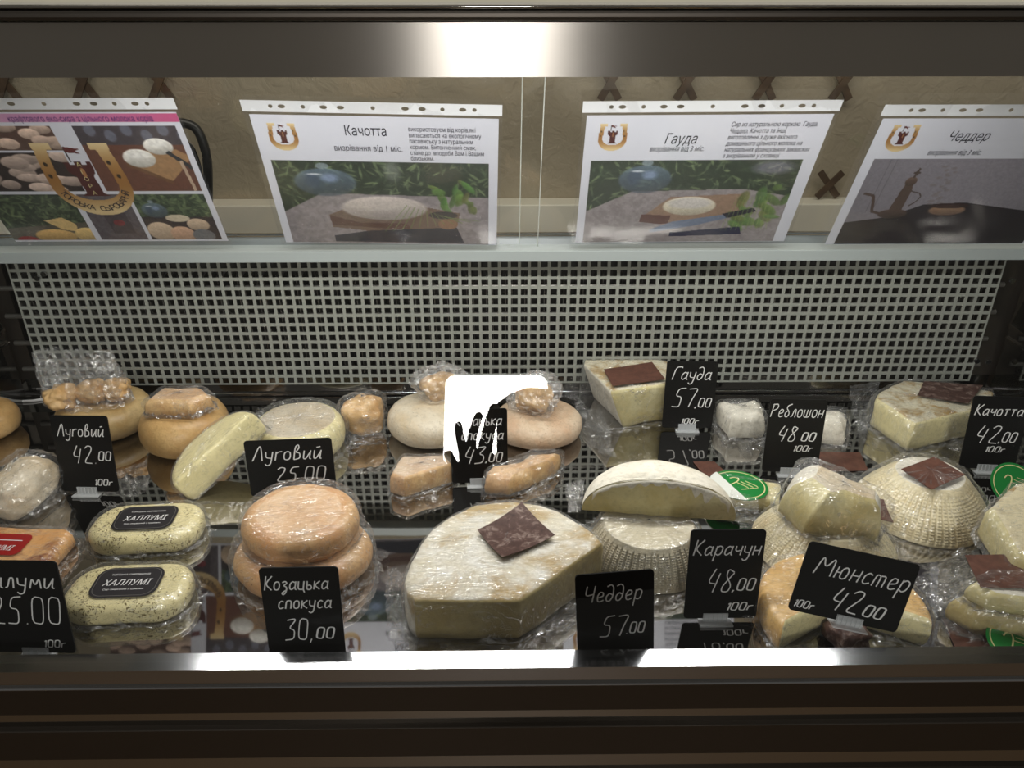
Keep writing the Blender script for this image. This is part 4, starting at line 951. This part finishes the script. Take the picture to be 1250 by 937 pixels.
# --- gouda wedge
def gouda():
    h = .066; px = [(737, 471), (822, 462), (830, 446), (812, 440), (780, 434), (745, 434), (716, 436), (712, 441)]
    px = [(745, 478), (836, 466), (846, 450), (812, 439), (775, 433), (740, 433), (714, 438), (711, 444)]
    wv = [at(x, y, h) for x, y in px]; c = Vector((sum(p.x for p in wv)/8, sum(p.y for p in wv)/8, 0)); pl = [V2(p, c) for p in wv]
    r = cheese('tall cut cheese block with a brown label behind the Гауда board', c, None, pl, h, ['rind_white', 'rind_grit', 'paste_gouda'], tags=[2, 0, 0, 0, 0, 0, 0, 0], name='cheese_block', seed=24, warp=lambda p: Vector((p.x+(1-p.z/h)*.024*min(1, max(0, (.01-p.x)/.05)), p.y+(1-p.z/h)*.006, p.z)), amp=.0015, wrap=dict(seed=33, gap=.001, skirt=.03, crin=.002), 
               prof=[(.003, 0), (0, .08), (0, .3), (0, .5), (0, .7), (0, .92), (.002, 1)])
    pcard(r, c, [(748, 471), (812, 463), (796, 442), (737, 451)], h+.005, 'hide', curl=.001)
gouda()
price_tag('black board reading Гауда 57,00 beside the tall block', at(838, 525), .074, .105, [('Гауда', .009, .077, .020, .058), ('57', .012, .034, .030, .036), (',00', .046, .034, .0145, .024), ('100г', .028, .007, .0085, .026)], yaw=-2, lean=6)
# white mould cubes
q1 = [(-.026, -.022), (.026, -.024), (.030, .02), (-.028, .024)]
cheese('small white mouldy cube in film between two boards', at(902, 527), RZ(6), q1, .042, ['rind_white'], wrap=dict(seed=41, skirt=.034, arc=(-1.6, 1.4), crin=.0035), name='cheese_cube', seed=31, amp=.0035, nf=40, prof=[(.006, 0), (.001, .12), (0, .4), (0, .7), (.002, .88), (.009, 1)], n=80)
q2 = [(-.034, -.024), (.026, -.020), (.034, .02), (-.026, .028)]
cheese('white mouldy cheese chunk right of the Реблошон board', at(1002, 536), RZ(-10), q2, .042, ['rind_white'], wrap=dict(seed=43, skirt=.01, crin=.003), name='cheese_cube', seed=35, amp=.005, nf=36, prof=[(.010, 0), (.003, .12), (0, .35), (.001, .6), (.005, .85), (.013, 1)], n=80, dome=.003)
price_tag('black board reading Реблошон 48,00', at(963, 579), .074, .105, [('Реблошон', .002, .080, .0185, .070), ('48', .014, .045, .0225, .028), ('00', .046, .046, .0125, .020), ('100г', .038, .031, .0085, .026)], yaw=-3, lean=8, roll=0)
r = root('label_card', 'brown card lying on the deck below the mouldy chunk', 'label', at(1026, 564))
pcard(r, at(1026, 564), [(1004, 575), (1060, 574), (1050, 552), (996, 551)], .002)
r = root('label_card', 'brown card peeking from behind the half-moon cheese', 'label', at(862, 575))
pcard(r, at(862, 575), [(862, 583), (884, 574), (872, 563), (846, 563)], .002)
# green round sticker on a wedge
def sticker(label, loc, R, rad, txt='', peel=False):
    r = root('round_sticker', label, 'sticker', loc, R)
    MB().prism(circle(rad, 48), 0, .0008).build('disc', M['green'], r)
    for ro, ri in ((.90, .86),):
        a = circle(rad*ro, 48); b = circle(rad*ri, 48)
        MB().add([(x, y, .0010) for x, y in a]+[(x, y, .0010) for x, y in b], [(i, (i+1) % 48, 48+(i+1) % 48, 48+i) for i in range(48)]).build('ring', M['cream'], r)
    s, L = strokes('2', rad*.9, .0016); s.v = [Vector((p.x-rad*.5, p.z-rad*.45, .0011)) for p in s.v]; s.build('emblem', M['cream'], r)
    for k in range(3):
        P = [(rad*(.1+.15*k)+rad*.25*math.sin(t*.7), rad*(-.3+.12*t*.6+.1*k), .0011) for t in range(7)]
        MB().tube(P, .0005, 5).build('emblem', M['cream'], r)
    if peel:
        MB().prism([(rad*1.02*math.cos(a), rad*1.02*math.sin(a)) for a in [PI*.82+k*.09 for k in range(29)]], .0012, .0018).build('backing', M['stickerwhite'], r)
    return r
wg = [(-.05, -.012), (.045, -.02), (.05, .02), (-.03, .026)]
cheese('low wrapped wedge under the green sticker, between the basket cheeses', at(902, 612), RZ(-12), wg, .022, ['paste_gouda'], wrap=dict(seed=47, skirt=.012), name='cheese_wedge', seed=38)
sticker('green round sticker half peeled on the low wedge', at(902, 592, .026), RZ(-22) @ RX(-4), .036, peel=True)
# --- wedge in bag, right back
def kach_wedge():
    h = .048; px = [(1116, 517), (1210, 496), (1212, 478), (1150, 466), (1102, 464), (1072, 478), (1068, 486)]
    wv = [at(x, y, h) for x, y in px]; c = Vector((sum(p.x for p in wv)/7, sum(p.y for p in wv)/7, 0)); pl = [V2(p, c) for p in wv]
    r = cheese('bagged half cheese with a mottled top and dark label, back right', c, None, pl, h, ['rind_grit', 'rind_grit', 'paste_yellow'], tags=[2, 0, 0, 0, 0, 2, 2], name='cheese_block', seed=44, amp=.002,
               prof=[(.006, 0), (.001, .1), (0, .3), (0, .6), (.0, .92), (.003, 1)], wrap=dict(seed=51, gap=.004, skirt=.03, crin=.005), wrapmat='film')
    pcard(r, c, [(1120, 482), (1182, 492), (1200, 470), (1128, 465)], h+.006, 'hide_blk')
kach_wedge()
price_tag('black board reading Качотта 42,00 at the right', at(1203, 575), .074, .105, [('Качотта', .005, .078, .0155, .064), ('42', .012, .038, .0255, .034), (',00', .044, .040, .0145, .024), ('100г', .030, .025, .0085, .026)], yaw=-4, lean=8)
# --- ribbed basket cheeses
def ribs(nr, a=.0024, lo=.06, hi=.9):
    def fn(ang, z):
        if z < lo or z > hi: return 0
        e = min(1, (z-lo)/.08, (hi-z)/.08)
        k = math.sin(ang*nr); rb = a*(-.8 if k > .6 else .3*(1-k*k))
        return e*(rb+(.0006*math.sin(z*115+nr) if k <= .6 else 0))
    return fn
dome_prof = lambda run, m=70: [(.004, 0)]+[(run*(t**1.35), .03+.97*t) for t in [k/m for k in range(m+1)]]
def basket(label, loc, rad, h, run, mats, nr, seed, sq=.95, rot=0, tilt=0, wrap=True, **k):
    r = root('basket_cheese', label, 'cheese', loc, RZ(rot) @ RX(tilt), 'basket-moulded cheeses with ribbed sides')
    v, f, mi = loft(DISC(rad, sq), h, prof=dome_prof(run), n=380, side_fn=ribs(nr), amp=.0016, seed=seed, dome=-.003, cap=10)
    mk('cheese_body', v, f, [M[m] for m in mats], r, True, mi)
    if wrap:
        # film: follows the sloping sides
        n_ = 100; V = []; Fc = []; rows = [(.022, 0), (.012, 0), (.004, .02)]+[(.0025-run*(t**1.35), .03+.97*t) for t in [q/10 for q in range(11)]]
        for j, (o_, z) in enumerate(rows):
            for i in range(n_):
                a = 2*PI*i/n_; ex = o_*( .6+.9*noise.noise(Vector((math.cos(a)*4, math.sin(a)*4, seed)))+.4*noise.noise(Vector((math.cos(a)*14, math.sin(a)*14, seed)))) if j < 2 else o_
                R_ = rad+ex; p = Vector((R_*math.cos(a), R_*sq*math.sin(a), z*h+.001+(.002 if j == len(rows)-1 else 0)))
                d = Vector((math.cos(a), math.sin(a), .3)); p += d*.0022*(.6*ridged(p, 45, seed)+.5*ridged(p, 110, seed+2)+.5)
                p += jit(.0009); p.z = max(p.z, .0006); V.append(p)
        for j in range(len(rows)-1):
            for i in range(n_): Fc.append((j*n_+i, j*n_+(i+1) % n_, (j+1)*n_+(i+1) % n_, (j+1)*n_+i))
        base = (len(rows)-1)*n_
        for q in range(1, 7):
            s = 1-q/6
            for i in range(n_):
                b = V[(len(rows)-1)*n_+i]; p = Vector((b.x*s, b.y*s, b.z+.0008+.0012*ridged(Vector((b.x*s, b.y*s, 0)), 60, seed))); V.append(p)
            b2 = len(V)-n_
            for i in range(n_): Fc.append((base+i, base+(i+1) % n_, b2+(i+1) % n_, b2+i))
            base = b2
        mk('plastic_wrap', V, Fc, M['film'], r, False)
    return r
L1 = at(1122, 622); b1 = basket('ribbed cream cheese with a brown label on its white top, right', L1, .080, .056, .040, ['rib_cream', 'rind_white', 'rind_white'], 58, 61)
pcard(b1, L1, [(1137, 597), (1178, 579), (1141, 557), (1100, 572)], .0615, 'hide')
L2 = at(1004, 668); b2 = basket('ribbed cheese behind the Мюнстер board with a wedge on top', L2, .082, .044, .036, ['rib_cream', 'rib_cream', 'rib_cream'], 58, 63)
L3 = at(788, 678); b3 = basket('greyish ribbed cheese under the half-moon piece', L3, .070, .048, .020, ['rib_grey', 'rib_grey', 'rib_grey'], 48, 65)
# half-moon on it
def halfmoon():
    pl = [(-.086, 0), (.086, 0)]+[(.086*math.cos(a), .070*math.sin(a)) for a in [PI*k/26 for k in range(1, 26)]]
    m = 16; prof = [(.002, 0)]+[(.040*(1-math.sqrt(max(0, 1-t*t))), t) for t in [k/m for k in range(1, m+1)]]
    def wp(p):   # keep the cut face nearly plane
        return p
    # dedicated build: half dome of revolution, plane cut face
    v = []; f = []; mi = []; n_ = 48; rows = 22; R_ = .088; Hh = .054
    for j in range(rows+1):
        t = j/rows; rr = R_*math.sqrt(max(0, 1-(t*.999)**2.3)); z = Hh*t
        for i in range(n_+1):
            a = PI*i/n_; p = Vector((rr*math.cos(a), rr*math.sin(a)*.80, z))
            jag = .004*noise.noise(Vector((p.x*60, 0, 2)))+.003*noise.noise(Vector((p.x*180, 0, 5)))
            if i in (0, n_) : pass
            p += Vector((0, math.sin(a), .6)).normalized()*.0012*noise.noise(p*60)
            v.append(p)
    for j in range(rows):
        for i in range(n_): f.append((j*(n_+1)+i, j*(n_+1)+i+1, (j+1)*(n_+1)+i+1, (j+1)*(n_+1)+i)); mi.append(0)
    # cut face: grid between left edge (i=n_) and right edge (i=0), with ragged overhanging top rim
    cf = len(v); K = 40
    for j in range(rows+1):
        a_, b_ = v[j*(n_+1)+n_], v[j*(n_+1)]
        for k in range(K+1):
            p = a_.lerp(b_, k/K); q = Vector((p.x, -.0015+.0015*noise.noise(p*70), p.z)); v.append(q)
    for j in range(rows):
        for k in range(K): q = cf+j*(K+1)+k; f.append((q, q+1, q+K+2, q+K+1)); mi.append(2)
    r = root('half_moon_cheese', 'half-moon cheese with a white rind resting on a ribbed wheel', 'cheese', at(803, 628, .048), RZ(-4) @ RX(6) @ RY(3))
    mk('cheese_body', v, f, [M['rind_white'], M['rind_white'], M['paste_gouda']], r, True, mi)
    # ragged rind rim along the top of the cut
    rim = []; fr = []; K = 60
    for k in range(K+1):
        x = -.078+.156*k/K; zt = Hh*(1-(abs(x)/.088)**2)**(1/2.3); 
        rim += [(x, .010, zt+.0004), (x, -.003, zt-.0010), (x, -.0035, zt-.003-.034*abs(noise.noise(Vector((x*70, 1, 1))))-.006*abs(noise.noise(Vector((x*260, 1, 1)))))]
    for k in range(K): fr += [(3*k, 3*k+1, 3*k+4, 3*k+3), (3*k+1, 3*k+2, 3*k+5, 3*k+4)]
    mk('rind_rim', rim, fr, M['rind_white'], r)
    v2, f2 = wrapmesh([(-.088, -.001), (.088, -.001)]+[(.088*math.cos(a), .072*math.sin(a)) for a in [PI*k/26 for k in range(1, 26)]], .012, seed=71, gap=.002, skirt=.03, crin=.004)
    v2 = [p for p in v2]
    sheet([(-.088, -.002, 0), (-.104, -.006, .0), (-.108, .03, .012), (-.085, .03, .02)], 14, 14, .003, 3, M['film_bag'], 'film_fold', r, 60)
    sheet([(.080, -.002, 0), (.112, -.006, .006), (.118, .03, .010), (.085, .03, .02)], 14, 14, .003, 5, M['film'], 'film_fold', r, 60)
halfmoon()
# wedge on the middle basket cheese
def top_wedge():
    pl = [(-.048, -.010), (-.020, -.040), (.060, -.022), (.062, .0), (.01, .030), (-.034, .030)]
    cheese('wrapped cut wedge standing on the ribbed cheese in the middle right', at(998, 630, .044), RZ(-16) @ RX(6) @ RY(10), pl, .058, ['rind_white', 'rind_grey', 'paste_gouda'], tags=[2, 2, 0, 0, 0, 0], name='cheese_wedge', seed=71, amp=.002,
           prof=[(.002, 0), (0, .1), (0, .3), (.002, .5), (.006, .7), (.012, .87), (.020, 1)], wrap=dict(seed=73, gap=.004, skirt=.012, crin=.003, pin=.018))
top_wedge()
r = root('label_card', 'brown card stuck between two ribbed cheeses', 'label', at(1062, 640, .03))
pcard(r, at(1062, 640, .03), [(1046, 626), (1090, 640), (1078, 612), (1036, 600)], .042, curl=.004)
price_tag('black board reading Карачун 48,00 in front of the ribbed cheeses', at(878, 758), .076, .105, [('Карачун', .004, .076, .018, .070), ('48', .020, .032, .028, .030), (',00', .048, .034, .0145, .024), ('100г', .044, .010, .0095, .028)], yaw=0, lean=8, clipx=-.005)
# --- orange washed-rind cheese, front right
def munster():
    r0 = root('cut_orange_cheese', 'cut orange-rinded cheese in film under the Мюнстер board', 'cheese', at(1024, 768))
    R_ = .076
    for a0, a1, dx, dy, sd in ((96, 208, -.006, .006, 3), (-26, 84, .008, .006, 5)):
        pl = [(0, 0)]+[(R_*math.cos(math.radians(a)), R_*math.sin(math.radians(a))) for a in np.linspace(a0, a1, 20)]
        v, f, mi = loft(pl, .036, tags=[2]+[0]*19+[2], prof=[(.006, 0), (.002, .1), (0, .3), (0, .6), (.002, .88), (.007, 1)], amp=.0015, seed=sd)
        # straight cut edges keep their top edge
        o = mk('cheese_half', v, f, [M['rind_amber2'], M['rind_amber2'], M['paste_yellow']], r0, True, mi); o.location = (dx, dy, 0)
        wv, wf = wrapmesh(pl, .036, seed=sd+80, gap=.002, skirt=.02, crin=.003, pin=.004); o2 = mk('plastic_wrap', wv, wf, M['film'], r0); o2.location = (dx, dy, 0)
    v, f = lumpmesh(.018, .02, .014, 3, .4); o = mk('rind_crumb', v, f, M['hide_blk'], r0); o.location = (0, -.016, 0)
M['rind_amber2'] = cheese_mat('washed_orange_rind', S(222, 176, 104), S(232, 198, 136), S(200, 140, 64), 16, .4, .4, 120, patch=12, pos=(.5, .75))
munster()
price_tag('tilted wide black board reading Мюнстер 42.00 on the orange cheese', at(1026, 762, .036), .108, .074, [('Мюнсmер', .012, .043, .0210, .094), ('42', .036, .010, .025, .032), ('00', .070, .010, .013, .022), ('100г', .004, .005, .008, .020)], yaw=-4, lean=14, roll=11, clipx=.006)
# --- right edge
h = .06
def right_block():
    px = [(1204, 618), (1236, 590), (1300, 570), (1330, 620), (1290, 690), (1240, 668)]
    wv = [at(x, y, .082) for x, y in px]; c = Vector((sum(p.x for p in wv)/6, sum(p.y for p in wv)/6, 0)); pl = [V2(p, c) for p in wv]
    base = c.copy(); base.z = .040
    cheese('upper wrapped cream block at the right edge', base, RX(4), pl, .042, ['rind_grit', 'rib_cream', 'paste_gouda'], tags=[0, 0, 0, 0, 2, 2], name='cheese_block', seed=82, wrap=dict(seed=83, skirt=.01), amp=.0015)
right_block()
w5 = [(-.062, .0), (-.045, -.02), (.06, -.045), (.09, .0), (.06, .03), (-.03, .022)]
cheese('lower wrapped olive wedge at the right edge near the rail', at(1225, 762), RZ(-6), w5, .034, ['paste', 'rind_white', 'paste'], name='cheese_wedge', seed=85, wrap=dict(seed=86, skirt=.035, arc=(PI-.2, 1.6), crin=.004), prof=[(.010, 0), (.003, .15), (0, .4), (.001, .7), (.006, .9), (.012, 1)])
cheese('middle wrapped olive wedge with a brown label, right edge', at(1238, 735, .036), RZ(-4), [(x*.85, y*.8) for x, y in w5], .024, ['paste_gouda', 'rind_white', 'paste_gouda'], name='cheese_wedge', seed=88, wrap=dict(seed=89, skirt=.012, crin=.003), prof=[(.008, 0), (.002, .2), (0, .5), (.002, .8), (.008, 1)])
r = root('label_card', 'brown card between the stacked blocks at the right edge', 'label', at(1215, 700, .06))
pcard(r, at(1215, 700, .06), [(1197, 716), (1262, 718), (1250, 676), (1178, 677)], .0625)
r = root('label_card', 'dark brown card on the deck under the lowest wedge, right', 'label', at(1180, 775))
pcard(r, at(1180, 775), [(1166, 790), (1215, 794), (1215, 770), (1150, 754)], .0015, 'hide')
sticker('green round sticker behind the right edge block', at(1238, 592, .02), RZ(0) @ RX(40), .030)
sticker('green round sticker at the bottom right corner by the rail', at(1243, 786, .012), RZ(0) @ RX(10), .029)
cheese('dim amber wheel cut off by the left edge', at(-12, 528), None, DISC(.045), .045, ['rind_amber'], prof=round_prof(.012), seed=91)

# the photographer's raised hand with the phone, seen only mirrored in the front glass
def hp(px, py, y=-.25):
    p, d = reflect_dir(px, py); t = (y-p.y)/d.y; return p+d*t
hr = root('raised_hand', 'dark raised hand mirrored against the bright light panel', 'hand', hp(620, 600))
def skinned(name, pts, rad, edges, m, parent):
    me = bpy.data.meshes.new(name); off = parent.location; me.from_pydata([tuple(p-off) for p in pts], edges, []); me.materials.append(m)
    o = bpy.data.objects.new(name, me); C.objects.link(o); o.parent = parent
    sk = o.modifiers.new('s', 'SKIN'); sk.use_smooth_shade = True
    for v, r_ in zip(me.skin_vertices[0].data, rad): v.radius = (r_, r_)
    me.skin_vertices[0].data[0].use_root = True
    o.modifiers.new('sub', 'SUBSURF').levels = 2; o.modifiers['sub'].render_levels = 2; return o
M['skin'] = mat('skin', (.28, .17, .12), .5)
hpts = [hp(640, 720), hp(622, 660), hp(586, 590)]; hrad = [.044, .046, .064]; hed = [(0, 1), (1, 2)]
for tip, mid, root_, rr in (((559, 514), (561, 532), (566, 552), .0085), ((586, 503), (577, 528), (574, 548), .0095), ((606, 493), (597, 522), (590, 556), .013), ((628, 490), (622, 530), (614, 565), .012), ((546, 550), (550, 562), (562, 580), .010)):
    n0 = len(hpts); hpts += [hp(*root_), hp(*mid), hp(*tip)]; hrad += [rr*1.3, rr*1.1, rr]; hed += [(2, n0), (n0, n0+1), (n0+1, n0+2)]
skinned('hand', hpts, hrad, hed, M['skin'], hr)
ph = [(607, 492), (622, 481), (642, 473), (668, 474), (682, 488), (690, 560), (688, 632), (620, 636), (606, 600)]
A_ = [hp(x, y, -.275)-hr.location for x, y in ph]; n = len(A_)
pr = root('held_phone', 'dark phone back held up, mirrored beside the fingers', 'phone', hr.location)
MB().add(A_+[p+Vector((0, -.009, 0)) for p in A_], [tuple(range(n)), tuple(range(n, 2*n))[::-1]]+[(i, n+i, n+(i+1) % n, (i+1) % n) for i in range(n)]).build('phone_body', M['black'], pr)

# loose film lying around some of the cheeses
def fold(label, px4, zs, seed, amp=.004, m='film'):
    r = [o for o in bpy.data.objects if o.get('label') == label][0]; inv = r.matrix_basis.inverted()
    sheet([inv @ at(x, y, z) for (x, y), z in zip(px4, zs)], 15, 15, amp, seed, M[m], 'film_fold', r, 48)
fold('cut orange-rinded cheese in film under the Мюнстер board', [(928, 705), (962, 698), (958, 792), (934, 786)], (.012, .026, .012, .004), 3)
fold('lower wrapped olive wedge at the right edge near the rail', [(1112, 706), (1178, 664), (1186, 742), (1140, 752)], (.006, .030, .024, .004), 7)
fold('lower wrapped olive wedge at the right edge near the rail', [(1130, 690), (1190, 690), (1200, 780), (1150, 770)], (.004, .026, .014, .004), 8)
fold('large wrapped block of white-rinded cheese with a brown square label', [(472, 690), (500, 700), (520, 786), (468, 776)], (.006, .020, .005, .004), 5)
fold('large wrapped block of white-rinded cheese with a brown square label', [(640, 770), (744, 690), (748, 720), (680, 788)], (.004, .014, .005, .003), 6)
fold('tall cut cheese block with a brown label behind the Гауда board', [(700, 488), (738, 500), (752, 556), (716, 548)], (.016, .020, .004, .003), 4)
fold('bagged half cheese with a mottled top and dark label, back right', [(1036, 468), (1074, 462), (1066, 520), (1046, 530)], (.034, .050, .020, .006), 9)
fold('pale yellow half wheel in film, cut side forward, leaning among the left wheels', [(312, 498), (336, 504), (330, 530), (306, 520)], (.075, .072, .050, .050), 2, .003)
